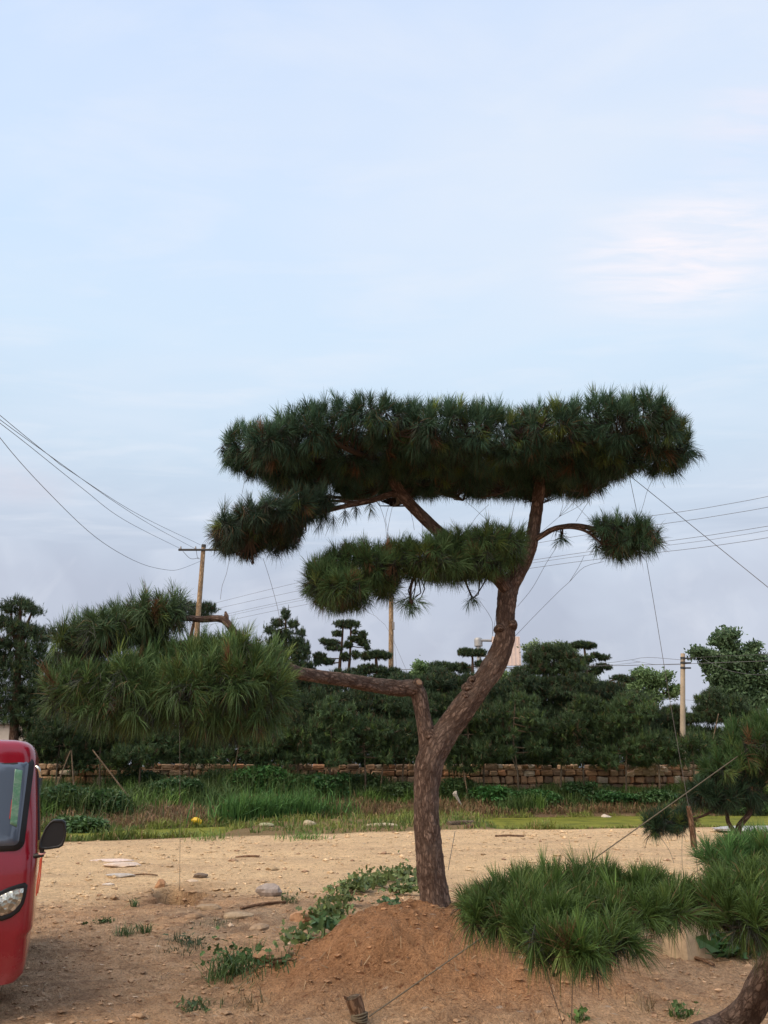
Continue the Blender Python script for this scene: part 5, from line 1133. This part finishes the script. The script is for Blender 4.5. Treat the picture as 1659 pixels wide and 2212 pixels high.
def stick(name, label, a, b, ra, m=M_WOOD, cat='stick', lift=.02, group=None, rb=None):
    A, B = ground_pt(*a), ground_pt(*b); mb = MB(); tube(mb, [A + (0, 0, lift), (A + B) / 2 + (0, .01, lift + .01), B + (0, 0, lift)], [ra, ra * .95, rb or ra * .85], 8, .05, noise=.12, seed=int(a[0]))
    return build_at(mb, name, m, A, label, cat, group, smooth=True)
stick('fallen_stick', 'straight brown stick lying left of the creeper', (520, 1958), (617, 1950), .018)
stick('plank', 'weathered brown plank lying at the road edge right of the large trunk', (968, 1783), (1022, 1780), .10, M_STAKE, 'plank')
stick('plank', 'rotten brown plank right beside the first one', (1012, 1787), (1060, 1785), .09, M_WOOD, 'plank')
stick('fallen_stick', 'long thin twig lying on the far road at right', (1070, 1808), (1132, 1808), .03)
stick('fallen_stick', 'dark curved twig on the road left of the mound', (510, 1848), (560, 1852), .022)
stick('fallen_stick', 'short dark twig at the left of the flat road', (290, 1893), (340, 1892), .012)
stick('fallen_stick', 'brown stick on the ground below the concrete block', (1497, 2042 + 32), (1542, 2052 + 38), .016)
stick('fallen_stick', 'thin twig along the left foot of the mound', (560, 2108), (640, 2078), .010)

# concrete block
q = ground_pt(1497, 2070); mb = MB(); box(mb, q + (0, .13, .16), (.16, .15, .19), rot=.42, bevel=.02)
build_at(mb, 'concrete_block', M_CONC_PALE, q, 'tan squared concrete block under the low pine', 'block', smooth=False)

# stump stake with rope
A = ground_pt(778, 2188); sp_ = A + (0, 0, 0)
stake = empty('stake', A, 'short split log stake at the bottom, tied with rope', 'stake')
mb = MB(); tube(mb, [A - (0, 0, .1), A + (-.012, 0, .05), A + (-.045, .0, .15)], [.047, .049, .055], 18, .015, noise=.14, seed=4); add_part(mb, 'post', M_WOOD, stake, smooth=True)
mb = MB(); T = A + np.array((-.045, 0, .15)); tube(mb, [T, T + (-.002, 0, .008)], [.050, .038], 16, .02, noise=.1); add_part(mb, 'splintered_end', M_STAKE, stake)
mb = MB(); tube(mb, [T + (-.048, -.01, -.004), T + (-.064, -.015, .012)], [.014, .004], 6, .01); add_part(mb, 'splinter', M_WOOD, stake)
mb = MB()
for k in range(4):
    cz = .022 + .013 * k; ring = [A + (math.cos(t) * .053 - .006, math.sin(t) * .053, cz + .006 * math.sin(t * 2 + k)) for t in np.linspace(0, 2 * math.pi, 15)]; tube(mb, ring, .006, 6, .02)
rope = add_part(mb, 'rope_coil', M_ROPE, stake, smooth=True)
E = W(1665, 1582, 8.1)
S0 = A + np.array((.06, -.02, .045))
mb = MB(); tube(mb, [S0, S0 * .5 + E * .5 - (0, 0, .01), E + (E - S0) * .15], .0048, 6, .1)
build_at(mb, 'rope', M_ROPE, S0, 'long taut rope running from the stump stake up to the right', 'rope', smooth=True)

# hanging stick tensioner and its wire
hs = [W(1487, 1741, 7.4), W(1493, 1775, 7.4), W(1500, 1830, 7.4)]
mb = MB(); tube(mb, hs, [.021, .024, .027], 12, .02, noise=.14, seed=8); tube(mb, [W(1491, 1765, 7.4), W(1499, 1757, 7.38)], [.009, .005], 6, .02)
build_at(mb, 'hanging_stick', M_WOOD, hs[2], 'short brown stick hanging upright in a wire beside the low drooping pad', 'stick', smooth=True)
def wire(label, pts, Y=None, rad=.0017, group='training wires hanging from the large pine', m=None):
    P = [W(a, b, c) for a, b, c in [(p if len(p) == 3 else (*p, Y)) for p in pts]]; mb = MB(); tube(mb, P, rad, 4, .06)
    build_at(mb, 'wire', m or M_WIRE, P[0], label, 'wire', group)
TYw = TY
wire('long straight wire from the top crown down to the hanging stick', [(1358, 1020, TY), (1398, 1220, TY), (1450, 1530, 7.35), (1488, 1745, 7.38)], rad=.0026)
wire('wire from the hanging stick down to the block', [(1500, 1828, 7.4), (1508, 1890, 7.5), (1516, 1990, 7.7)], rad=.0026)
wire('straight wire from the top crown slanting down to the right edge', [(1336, 1008, TY), (1500, 1140, TY - .3), (1720, 1318, TY - .7)], rad=.003)
wire('single wavy wire hanging under the left end of the lower left pad', [(496, 1205), (489, 1240), (480, 1265), (476, 1295)], TY)
wire('straight thin wire below the right part of the lower left pad', [(568, 1205), (584, 1255), (600, 1315), (606, 1350)], TY)
wire('wire hanging under the tip of the top crown, left one', [(528, 1030), (527, 1045), (522, 1070)], TY)
wire('wire left of the bundle under the diagonal branch', [(818, 1085), (832, 1130), (837, 1195)], TY)
wire('wire in the middle of the bundle under the diagonal branch', [(842, 1085), (833, 1120), (838, 1150), (836, 1195)], TY)
wire('wire right of the bundle under the diagonal branch', [(850, 1085), (840, 1130), (833, 1195)], TY)
wire('curved wire hanging along the diagonal branch', [(868, 1082), (888, 1110), (895, 1145)], TY)
wire('wire knotted at the diagonal branch', [(905, 1115), (912, 1135), (912, 1175)], TY)
wire('crossing wire above the middle pad, falling left', [(1056, 1090), (1030, 1115), (1010, 1145)], TY)
wire('crossing wire above the middle pad, falling right', [(1005, 1082), (1032, 1105), (1066, 1138)], TY)
wire('wire hanging just left of the upright right stem', [(1112, 1085), (1106, 1115), (1104, 1135)], TY)
for lab, pts in [('wire from the lower knot to the upright stem', [(1208, 1116), (1186, 1135), (1166, 1152)]), ('leftmost wire fanning up from the lower knot', [(1208, 1116), (1216, 1090), (1217, 1058)]),
                 ('second wire fanning up from the lower knot', [(1208, 1116), (1228, 1085), (1247, 1048)]), ('third wire fanning up from the lower knot', [(1208, 1116), (1235, 1090), (1258, 1055)]),
                 ('wire joining the two knots right of the upright stem', [(1208, 1116), (1255, 1090), (1291, 1053), (1328, 1034)]), ('wire falling from the upper knot to the small pad', [(1297, 1048), (1270, 1085), (1244, 1127)]),
                 ('straight wire from the crown to the start of the small pad', [(1216, 1060), (1245, 1092), (1272, 1120)])]:
    wire(lab, pts, TY - .05)
wire('long wire from the stem up to the small hook right of the trunk', [(1112, 1375), (1160, 1325), (1210, 1275), (1230, 1257), (1262, 1225), (1305, 1213)], TY)
wire('wire rising from the hook to the small pad', [(1230, 1257), (1250, 1225), (1262, 1200)], TY)
wire('thin wire between the trunk and the isolated little tuft', [(1118, 1310), (1150, 1270), (1181, 1215), (1205, 1178)], TY)
wire('pair of looping wires under the right end of the crown, left one', [(1414, 1028), (1398, 1061), (1390, 1090), (1381, 1115)], TY - .1)
wire('pair of looping wires under the right end of the crown, right one', [(1425, 1025), (1431, 1042), (1437, 1054)], TY - .1)
wire('wire running down along the left side of the leaning stem', [(1080, 1275), (1074, 1310), (1068, 1350), (1061, 1385)], TY)
wire('bent wire dropping from the lone tuft to the leaning stem', [(1036, 1298), (1055, 1325), (1064, 1345), (1064, 1370)], TY)
wire('vertical wire dropping to the ground at the eroded hollow', [(388, 1560, 10.4), (389, 1780, 11), (388, 1925, 11.4)], rad=.003)
wire('slanting wire falling to the ground right of the large trunk', [(983, 1796, TY + .4), (975, 1840, TY + .3), (968, 1880, TY + .25)], rad=.003)
wire('short wire slanting to the ground left of the large trunk', [(898, 1790, TY), (905, 1820, TY), (912, 1850, TY)], rad=.0022)
wire('thin wire hanging under the drooping pad, slanting right', [(1420, 1800, 8.0), (1445, 1835, 8.0), (1456, 1865, 8.0)], rad=.002)
wire('thin forked wire hanging straight below the drooping pad', [(1475, 1790, 8.0), (1473, 1830, 8.0), (1474, 1880, 8.0)], rad=.002)
wire('dark wire from the underside of the wide pad to the ground, left one', [(1178, 2080, 4.4), (1192, 2140, 4.6), (1222, 2230, 5.0)], rad=.0022)
wire('straight wire below the wide pad to the ground, right one', [(1237, 2080, 4.4), (1236, 2150, 4.8), (1234, 2240, 5.2)], rad=.0022)

# litter: yellow bag, white cloth, dead branch
M_YEL = mat('yellow_plastic', m_plain((.75, .48, .02), .35)); M_CLOTH = mat('dirty_cloth', m_plain((.38, .34, .29), .9, var=.3, sc=10))
def crumple(name, label, c, size, m, cat, seed, n=12):
    rr = np.random.default_rng(seed); mb = MB()
    u = np.linspace(-1, 1, n); U, Vv = np.meshgrid(u, u); z = (rr.uniform(0, 1, U.shape) * .8 + .5) * (1 - .5 * (U ** 2 + Vv ** 2))
    P = np.stack([U * size[0] * (1 + rr.normal(0, .1, U.shape)), Vv * size[1] * (1 + rr.normal(0, .15, U.shape)), z * size[2]], -1).reshape(-1, 3) + np.asarray(c)
    i, j = np.meshgrid(np.arange(n - 1), np.arange(n - 1), indexing='ij')
    mb.add(P, np.stack([i * n + j, i * n + j + 1, (i + 1) * n + j + 1, (i + 1) * n + j], -1).reshape(-1, 4)); return build_at(mb, name, m, c, label, cat)
q = W(428, 1778, 0 + float(bank_foot(W(428, 1778, 28)[0])) + .3); q[2] = hz(q[0], q[1])
q[1] -= .25; q[2] = hz(q[0], q[1]) + .02
rock('plastic_bag', 'crumpled bright yellow plastic bag on the brown straw', 0, 0, (.20, .15, .15), (1, 1, 1), M_YEL, cat='bag', seed=31, at=q)
q = W(985, 1722, 33.2); mb = MB()
for k in range(4):
    P = [q + (r.normal(0, .03), 0, .22), q + (r.normal(0, .06), -.05, .12), q + (.03 + r.normal(0, .06), -.02, -.05), q + (.18 + .05 * k, 0, -.25 - .08 * k)]; tube(mb, P, [.03, .05, .035, .008], 7, .08, noise=.4, seed=k)
build_at(mb, 'cloth_scrap', M_CLOTH, q, 'ragged whitish scrap of cloth caught on the dark bush', 'cloth')
mb = MB(); c0 = W(362, 1742, 29.2); P = [c0, W(375, 1752, 29), W(392, 1764, 28.8), W(412, 1767, 28.6)]; tube(mb, P, [.03, .03, .025, .012], 6, .1, noise=.3); tube(mb, [P[1], W(383, 1742, 29)], [.02, .008], 5, .1)
build_at(mb, 'dead_branch', M_PALEBARK, P[-1], 'bleached dead branch sloping over the brown straw', 'branch', smooth=True)

# gravel, clods and straw lying on the bare ground
r = np.random.default_rng(41); mb = MB(); n = 9000
X = np.concatenate([r.uniform(-4.2, 4.4, n // 2), r.uniform(-9, 11, n // 2)]); Y = np.concatenate([5.5 + 6.5 * r.beta(1.2, 1.5, n // 2), r.uniform(10, 24, n // 2)])
k = Y < road_edge(X) - .1; X, Y = X[k], Y[k]; n = len(X)
s = (r.gamma(1.6, .0045, n) + .004) * np.where(Y > 11, 1.7, 1); C0 = np.stack([X, Y, height(X, Y) + s * .2], 1)
oc = np.array([(1, 0, 0), (-1, 0, 0), (0, 1, 0), (0, -1, 0), (0, 0, 1), (0, 0, -1), (.6, .6, .5), (-.6, .55, .5), (.5, -.65, .45), (-.6, -.6, .5)], float)
of = np.array([(6, 4, 0), (6, 0, 2), (4, 6, 2), (7, 4, 2), (7, 2, 1), (4, 7, 1), (8, 4, 3), (8, 3, 0), (4, 8, 0), (9, 4, 1), (9, 1, 3), (4, 9, 3), (0, 5, 2), (2, 5, 1), (1, 5, 3), (3, 5, 0)])
V = C0[:, None] + oc[None] * (1 + r.normal(0, .18, (n, 10, 3))) * s[:, None, None] * np.stack([r.uniform(.8, 1.7, n), r.uniform(.7, 1.2, n), r.uniform(.4, .8, n)], 1)[:, None]
gc = np.where(r.uniform(0, 1, (n, 1)) < .85, soil(X, Y) * r.uniform(.55, 1.0, (n, 1)), np.where(r.uniform(0, 1, (n, 1)) < .25, np.array((.56, .43, .31)), np.array((.34, .22, .14))))
mb.add(V.reshape(-1, 3), (np.arange(n)[:, None, None] * 10 + of[None]).reshape(-1, 3), np.repeat(gc, 10, 0)); o = mb.build('gravel', M_ROCK); tag(o, 'small stones and clods scattered over the dirt', 'gravel', kind='stuff')
mb = MB(); n = 2600; X = np.concatenate([r.uniform(-4, 4.2, n - 700), r.uniform(-7, 9, 700)]); Y = np.concatenate([r.uniform(5.5, 12, n - 700), r.uniform(11, 22, 700)])
a = r.uniform(0, math.pi, n); L = r.uniform(.02, .08, n) * np.where(Y > 12, 1.8, 1); d = np.stack([np.cos(a), np.sin(a)], 1) * L[:, None] / 2; wv = np.stack([-np.sin(a), np.cos(a)], 1) * .0022 * np.where(Y > 12, 2, 1)[:, None]
q4 = []
for sx, sy in ((-1, -1), (1, -1), (1, 1), (-1, 1)):
    xy = np.stack([X, Y], 1) + d * sx + wv * sy; q4.append(np.concatenate([xy, (height(xy[:, 0], xy[:, 1]) + .008 + .012 * (sx > 0))[:, None]], 1))
cc = np.array((.34, .24, .14)) * (1 + r.normal(0, .35, (n, 1))); mb.add(np.stack(q4, 1).reshape(-1, 3), np.arange(n * 4).reshape(-1, 4), np.repeat(np.clip(cc, .03, .8), 4, 0))
o = mb.build('straw_litter', M_GRASS); tag(o, 'bits of straw and fallen needles on the bare ground', 'litter', kind='stuff')

# ============================================================ red three-wheeled cargo vehicle
VX, VY, VR = -2.43, 5.72, math.radians(21)
fwd = np.array((math.sin(VR), -math.cos(VR), 0)); rgt = np.array((math.cos(VR), math.sin(VR), 0))     # fwd: where its nose points; rgt: towards the picture's right
HW = .62
ORG = np.array((VX, VY, 0)) - rgt * HW
def loc2w(p): p = np.asarray(p, float); return ORG + p[..., 0:1] * rgt - p[..., 1:2] * fwd + p[..., 2:3] * np.array((0, 0, 1.))     # local: x right, y back, z up
def V2(px, py):
    d = np.array(rayd(px, py)); o = np.array((0, 0, CZ)); n_ = -fwd; t = np.dot(ORG - o, n_) / np.dot(d, n_); p = o + d * t - ORG
    return np.dot(p, rgt), p[2]
cabc = loc2w(np.array([(0, .9, 0)]))[0]; cabc[2] = hz(cabc[0], cabc[1])
veh = empty('cargo_tricycle', cabc, 'red three-wheeled cargo vehicle at the left edge, its cab facing the camera', 'tricycle')
def red_mat(t, p):
    m_plain((.30, .009, .024), .25, var=.08, sc=3)(t, p)
    o = obj_c(t); sp = t.nodes.new('ShaderNodeSeparateXYZ'); t.links.new(o, sp.inputs[0]); n_ = noise(t, o, 7, 6, .7)
    k = rampn(t, mathn(t, 'MULTIPLY_ADD', n_.outputs[0], .55, mathn(t, 'MULTIPLY', sp.outputs[2], -.55)), [(-.0 + .0, (0, 0, 0)), (.22, (.5, .5, .5))])
    src = p.inputs['Base Color'].links[0].from_socket; t.links.new(mixn(t, src, (.34, .22, .15), mathn(t, 'MULTIPLY', k, .35)), p.inputs['Base Color'])
    t.links.new(mathn(t, 'MULTIPLY_ADD', k, .5, .22), p.inputs['Roughness']); t.links.new(mathn(t, 'MULTIPLY_ADD', k, .6, .08), p.inputs['Coat Roughness'])
M_RED = mat('red_paint', lambda t, p: (red_mat(t, p), setattr(p.inputs['Coat Weight'], 'default_value', .6)))
M_BLK = mat('black_rubber', m_plain((.018, .018, .02), .6)); M_BPL = mat('black_plastic', m_plain((.012, .012, .013), .45))
def glassm(t, p):
    p.inputs['Base Color'].default_value = (.11, .145, .20, 1); p.inputs['Roughness'].default_value = .12; p.inputs['Specular IOR Level'].default_value = .8
M_GLASS = mat('windscreen_glass', glassm)
M_CHROME = mat('chrome', lambda t, p: (setattr(p.inputs['Base Color'], 'default_value', (.8, .78, .7, 1)), setattr(p.inputs['Metallic'], 'default_value', 1), setattr(p.inputs['Roughness'], 'default_value', .15)))
def lensm(t, p):
    o = obj_c(t); v = t.nodes.new('ShaderNodeTexVoronoi'); v.inputs['Scale'].default_value = 34; t.links.new(o, v.inputs['Vector'])
    sp = t.nodes.new('ShaderNodeSeparateColor'); t.links.new(v.outputs['Color'], sp.inputs[0])
    t.links.new(rampn(t, sp.outputs[0], [(0, (.18, .16, .12)), (.5, (.55, .52, .42)), (1, (.9, .87, .76))]), p.inputs['Base Color']); p.inputs['Roughness'].default_value = .12; p.inputs['Metallic'].default_value = .6
    p.inputs['Coat Weight'].default_value = 1; bump(t, p, v.outputs['Distance'], .5, .02)
M_LENS = mat('headlight_lens', lensm)
# outline of the cab's right edge in the front plane: (half width, height)
prof = [(V2(a, b)) for a, b in ((30, 2135), (46, 2118), (52, 2090), (57, 2030), (66, 2018), (70, 1980), (75, 1920), (79, 1850), (79, 1790), (77, 1720), (75, 1660), (73, 1630), (62, 1613), (30, 1601), (-40, 1597))]
pw = np.array([p[0] for p in prof]); pz = np.array([p[1] for p in prof])
def halfw(z): return np.interp(z, pz, pw)
def lean(z): return np.interp(z, [.2, .55, .95, 1.15, 1.62, 1.78], [.04, .0, .02, .06, .20, .34])      # windscreen rakes back
def front_y(x, z): return lean(z) + .10 * (np.abs(x) / .62) ** 2.4 + 0 * x
CL = 1.25
def ring(z, w_):
    pts = []; n = 26; cr_ = .11
    xs_ = np.linspace(-w_ + cr_, w_ - cr_, 15)
    for x in xs_: pts.append((x, front_y(x, z)))
    y0 = front_y(w_ - cr_, z)
    for a in np.linspace(0, math.pi / 2, 7)[1:]: pts.append((w_ - cr_ + cr_ * math.sin(a), y0 + cr_ * (1 - math.cos(a)) * 1.15))
    pts += [(w_, CL * .6), (w_ - .01, CL - .06), (w_ - .07, CL)]
    pts += [(-w_ + .07, CL), (-w_ + .01, CL - .06), (-w_, CL * .6)]
    y0 = front_y(-w_ + cr_, z)
    for a in np.linspace(math.pi / 2, 0, 7)[:-1]: pts.append((-w_ + cr_ - cr_ * math.sin(a), y0 + cr_ * (1 - math.cos(a)) * 1.15))
    return [(x, y, z) for x, y in pts]
zz = np.unique(np.concatenate([np.linspace(pz[0], 1.60, 34), [pz[3], pz[4]]])); rings = [ring(z, halfw(z)) for z in zz]
zt, wt = zz[-1], halfw(zz[-1]); ztop = pz[-1] + .012
for k, (dz, sh_) in enumerate([(.35, .02), (.6, .045), (.8, .085), (.93, .15), (1.0, .26), (1.0, .5)]):
    rg = np.array(ring(zt, wt)); c = np.array((0, CL * .55, 0)); rg[:, :2] = c[:2] + (rg[:, :2] - c[:2]) * (1 - sh_); rg[:, 2] = zt + (ztop - zt) * dz; rings.append([tuple(x) for x in rg])
R_ = np.array(rings); nr, ns = R_.shape[:2]
i, j = np.meshgrid(np.arange(nr - 1), np.arange(ns), indexing='ij'); j2 = (j + 1) % ns
mb = MB(); mb.add(loc2w(R_.reshape(-1, 3)), np.stack([i * ns + j, i * ns + j2, (i + 1) * ns + j2, (i + 1) * ns + j], -1).reshape(-1, 4))
mb.add(loc2w(R_[-1]), [list(range(ns))]); mb.add(loc2w(R_[0]), [list(range(ns))[::-1]])
cab = add_part(mb, 'cab_body', M_RED, veh, smooth=True)
def patch(outline, inset, m, name, off=.006, sub=None, pv=veh, thick=.0, dome=0.0):
    """a surface lying on the cab front inside a closed outline given in (x, z)"""
    O = np.array(outline); c = O.mean(0); mb = MB(); V = []; K = 7
    for k in range(K + 1):
        f = 1 - k / K * .999; q = c + (O - c) * f
        y = front_y(q[:, 0], q[:, 1]) - off - dome * (1 - f ** 3); V.append(np.stack([q[:, 0], y, q[:, 1]], 1))
    edge = V[0].copy(); edge[:, 1] += off + .01; V = [edge] + V
    V = np.array(V); n_ = len(O); i, j = np.meshgrid(np.arange(K + 1), np.arange(n_), indexing='ij'); j2 = (j + 1) % n_
    mb.add(loc2w(V.reshape(-1, 3)), np.stack([i * n_ + j, i * n_ + j2, (i + 1) * n_ + j2, (i + 1) * n_ + j], -1).reshape(-1, 4))
    return add_part(mb, name, m, pv, sub, smooth=True)
def rrect(x0, x1, z0, z1, cr_, n=7, taper=0):
    o = []
    for cx_, cz_, a0 in ((x1 - cr_, z0 + cr_, -math.pi / 2), (x1 - cr_ - taper, z1 - cr_, 0), (x0 + cr_ + taper, z1 - cr_, math.pi / 2), (x0 + cr_, z0 + cr_, math.pi)):
        for a in np.linspace(a0, a0 + math.pi / 2, n): o.append((cx_ + cr_ * math.cos(a), cz_ + cr_ * math.sin(a)))
    o2 = []
    for a, b in zip(o, o[1:] + o[:1]):
        o2 += [tuple(np.array(a) * (1 - t) + np.array(b) * t) for t in np.linspace(0, 1, 5, endpoint=False)] if math.dist(a, b) > .1 else [a]
    return o2
wx1, wz0 = V2(68, 1840); _, wz1 = V2(60, 1634)
wx1 = min(wx1 + .03, HW - .025)
seal = patch(rrect(-wx1, wx1, wz0, wz1, .055, taper=.012), 0, M_BLK, 'windscreen_seal', .008)
gl = patch(rrect(-wx1 + .036, wx1 - .036, wz0 + .036, wz1 - .030, .03, taper=.012), 0, M_GLASS, 'windscreen', .014)
(sx0, sz0), (sx1, sz1), (sx2, sz2), (sx3, sz3) = V2(19, 1782), V2(34, 1789), V2(45, 1664), V2(28, 1661)  # slanting strip on the windscreen, mottled green and pale
def strip_mat(t, p):
    o = obj_c(t); n_ = noise(t, o, 9, 6, .7, 1.0); t.links.new(rampn(t, n_.outputs[0], [(.35, (.28, .34, .30)), (.47, (.10, .26, .16)), (.60, (.20, .34, .24)), (.70, (.45, .42, .36))]), p.inputs['Base Color']); p.inputs['Roughness'].default_value = .3
patch([tuple(np.array(a) * (1 - t) + np.array(b) * t) for a, b in (((sx0, sz0), (sx1, sz1)), ((sx1, sz1), (sx2, sz2)), ((sx2, sz2), (sx3, sz3)), ((sx3, sz3), (sx0, sz0))) for t in (0, .25, .5, .75)], 0, mat('mottled_strip', strip_mat), 'mottled_strip', .017, sub=gl)
M_REDP = mat('red_paper', m_plain((.5, .06, .05), .5))
patch([V2(a, b) for a, b in ((17, 1770), (19, 1772), (24, 1730), (22, 1728))], 0, M_REDP, 'red_paper', .0165, sub=gl)
# headlights, one each side
hl = [(50, 1923), (47, 1940), (42, 1955), (32, 1968), (18, 1977), (2, 1981), (-14, 1978), (-24, 1968), (-24, 1955), (-16, 1946), (0, 1937), (16, 1930), (34, 1924)]
hs_ = [(58, 1917), (55, 1938), (50, 1957), (40, 1974), (22, 1987), (2, 1993), (-20, 1990), (-34, 1976), (-34, 1954), (-22, 1940), (-2, 1928), (18, 1920), (38, 1914), (52, 1911)]
for sgn in (1, -1):
    o1 = [(sgn * V2(a, b)[0], V2(a, b)[1]) for a, b in hs_]; o2 = [(sgn * V2(a, b)[0], V2(a, b)[1]) for a, b in hl]
    if sgn < 0: o1, o2 = o1[::-1], o2[::-1]
    h = patch(o1[::-1], 0, M_BPL, 'headlight', .010); patch(o2[::-1], 0, M_LENS, 'lens', .022, sub=h, dome=.02)
# bumper crease, grille, wipers
_, bz = V2(40, 2096)
mb = MB(); tube(mb, [loc2w(np.array([(x, front_y(x, bz) - .012, bz)]))[0] for x in np.linspace(-.44, .44, 15)], .012, 8, .05); add_part(mb, 'bumper_ridge', M_RED, veh, smooth=True)
patch(rrect(-.20, .20, .66, .74, .02), 0, M_BPL, 'grille', .006)
mb = MB(); tube(mb, [loc2w(np.array([(-.05, front_y(0, wz0) - .02, wz0 - .01)]))[0], loc2w(np.array([(-.28, front_y(.28, wz0 + .2) - .03, wz0 + .24)]))[0]], .007, 6, .05); add_part(mb, 'wiper', M_BPL, veh)
mb = MB(); q = loc2w(np.array([(HW - .02, .22, 1.60), (HW + .0, .20, 1.585), (HW + .015, .22, 1.53)])); tube(mb, q, .010, 8, .02); add_part(mb, 'door_hinge', M_CHROME, veh, smooth=True)
mb = MB(); tube(mb, loc2w(np.array([(float(halfw(z)) + .002, front_y(.6, z) + .15, z) for z in np.linspace(1.10, 1.56, 8)])), .009, 8, .05); add_part(mb, 'door_seal', M_BLK, veh, smooth=True)
# mirrors
def mirror(sgn):
    M_ = [(82.5, 1835.8), (84, 1822), (87.5, 1811), (97, 1789), (107.5, 1776), (115, 1771), (135, 1771), (142, 1776), (143.6, 1800), (141, 1815), (136, 1828), (127.5, 1833), (100, 1837)]
    O = np.array([V2(a, b) for a, b in M_]); O[:, 0] *= sgn
    c = O.mean(0); V = []
    for y_, f in ((-.02, .80), (-.035, .93), (-.015, 1.0), (.02, 1.0), (.045, .9)): q = c + (O - c) * f; V.append(np.stack([q[:, 0], q[:, 0] * 0 + .06 + y_, q[:, 1]], 1))
    V = np.array(V); n_ = len(O); i, j = np.meshgrid(np.arange(4), np.arange(n_), indexing='ij'); j2 = (j + 1) % n_
    mb = MB(); mb.add(loc2w(V.reshape(-1, 3)), np.stack([i * n_ + j, i * n_ + j2, (i + 1) * n_ + j2, (i + 1) * n_ + j], -1).reshape(-1, 4)); mb.add(loc2w(V[0]), [list(range(n_))]); 
    h = add_part(mb, 'mirror', M_BPL, veh, smooth=True)
    mb = MB(); mb.add(loc2w(V[-1]), [list(range(n_))[::-1]]); add_part(mb, 'mirror_glass', M_CHROME, veh, h)
    a, b, c2 = [np.array((sgn * V2(*q)[0], yy, V2(*q)[1])) for q, yy in (((74, 1852), .10), ((90, 1849), .06), ((90, 1834), .06))]
    mb = MB(); tube(mb, loc2w(np.array([a, b])), [.017, .014], 10, .02); tube(mb, loc2w(np.array([b - (0, 0, .012), c2])), [.014, .017], 10, .02); add_part(mb, 'mirror_arm', M_BPL, veh, h, smooth=True)
    return b
bm = mirror(1); mirror(-1)
M_RIB = mat('red_ribbon', m_plain((.62, .10, .05), .8)); M_RIB2 = mat('pink_tie', m_plain((.70, .38, .36), .8))
rib = empty('ribbon', tuple(loc2w(np.array([bm]))[0]), 'faded red ribbon tied round the mirror arm, ends hanging', 'ribbon')
mb = MB(); q = loc2w(np.array([bm + (0, 0, .012)]))[0]; tube(mb, [q + (math.cos(t) * .018, math.sin(t) * .018, .004 * math.sin(t) ) for t in np.linspace(0, 2 * math.pi, 10)], .006, 6, .01); add_part(mb, 'knot', M_RIB2, rib, smooth=True)
for k, pts in enumerate([[(90, 1853), (88, 1880), (85, 1905), (81, 1932)], [(87, 1855), (84, 1885), (80, 1912), (78, 1937)], [(89, 1855), (87, 1890), (84, 1910)]]):
    P = loc2w(np.array([(V2(a, b)[0], .05 - .008 * k, V2(a, b)[1]) for a, b in pts])); mb = MB(); tube(mb, P, [.005, .004, .005, .004][:len(P)], 5, .03, noise=.4, seed=k); add_part(mb, 'strand', M_RIB, rib)
# chassis, cargo bed, wheels, doors (mostly outside the frame)
def lbox(mb, c, h, **k):
    n0 = len(mb.v); box(mb, c, h, **k)
    mb.v[n0:] = [loc2w(v) for v in mb.v[n0:]]
mb = MB(); lbox(mb, (0, 1.7, .46), (.30, 1.25, .05)); add_part(mb, 'chassis', M_IRON, veh)
mb = MB(); lbox(mb, (0, 2.15, .62), (.60, .85, .025)); 
for sx in (-1, 1): lbox(mb, (sx * .59, 2.15, .80), (.015, .85, .16))
lbox(mb, (0, 2.985, .80), (.57, .015, .16)); lbox(mb, (0, 1.315, .80), (.57, .015, .16)); add_part(mb, 'cargo_bed', M_RED, veh)
def wheel(x, y, rw, wd_):
    mb = MB(); c = np.array((x, y, rw - .01)); prof_ = [(-wd_ / 2, rw * .62), (-wd_ / 2, rw * .9), (-wd_ * .3, rw), (wd_ * .3, rw), (wd_ / 2, rw * .9), (wd_ / 2, rw * .62)]
    th = np.linspace(0, 2 * math.pi, 32, endpoint=False); V = np.array([[(x + a, y + b * math.cos(t), rw - .01 + b * math.sin(t)) for t in th] for a, b in prof_])
    i, j = np.meshgrid(np.arange(5), np.arange(32), indexing='ij'); j2 = (j + 1) % 32
    mb.add(loc2w(V.reshape(-1, 3)), np.stack([i * 32 + j, i * 32 + j2, (i + 1) * 32 + j2, (i + 1) * 32 + j], -1).reshape(-1, 4)); wl = add_part(mb, 'wheel', M_BLK, veh, smooth=True)
    mb = MB(); tube(mb, loc2w(np.array([(x - wd_ * .42, y, rw - .01), (x + wd_ * .42, y, rw - .01)])), [rw * .62, rw * .62], 24, .1); add_part(mb, 'rim', M_STEEL, veh, wl)
wheel(0, .50, .24, .11); wheel(.50, 2.25, .25, .13); wheel(-.50, 2.25, .25, .13)
for sx in (-1, 1):
    mb = MB(); lbox(mb, (sx * (HW + .004), .80, 1.30), (.006, .26, .22), bevel=.003); add_part(mb, 'side_window', M_GLASS, veh)
    mb = MB(); lbox(mb, (sx * (HW + .012), 1.02, .98), (.010, .05, .012), bevel=.004); add_part(mb, 'door_handle', M_BPL, veh)
print('SCENE OK', sum(len(o.data.polygons) for o in bpy.data.objects if o.type == 'MESH'))
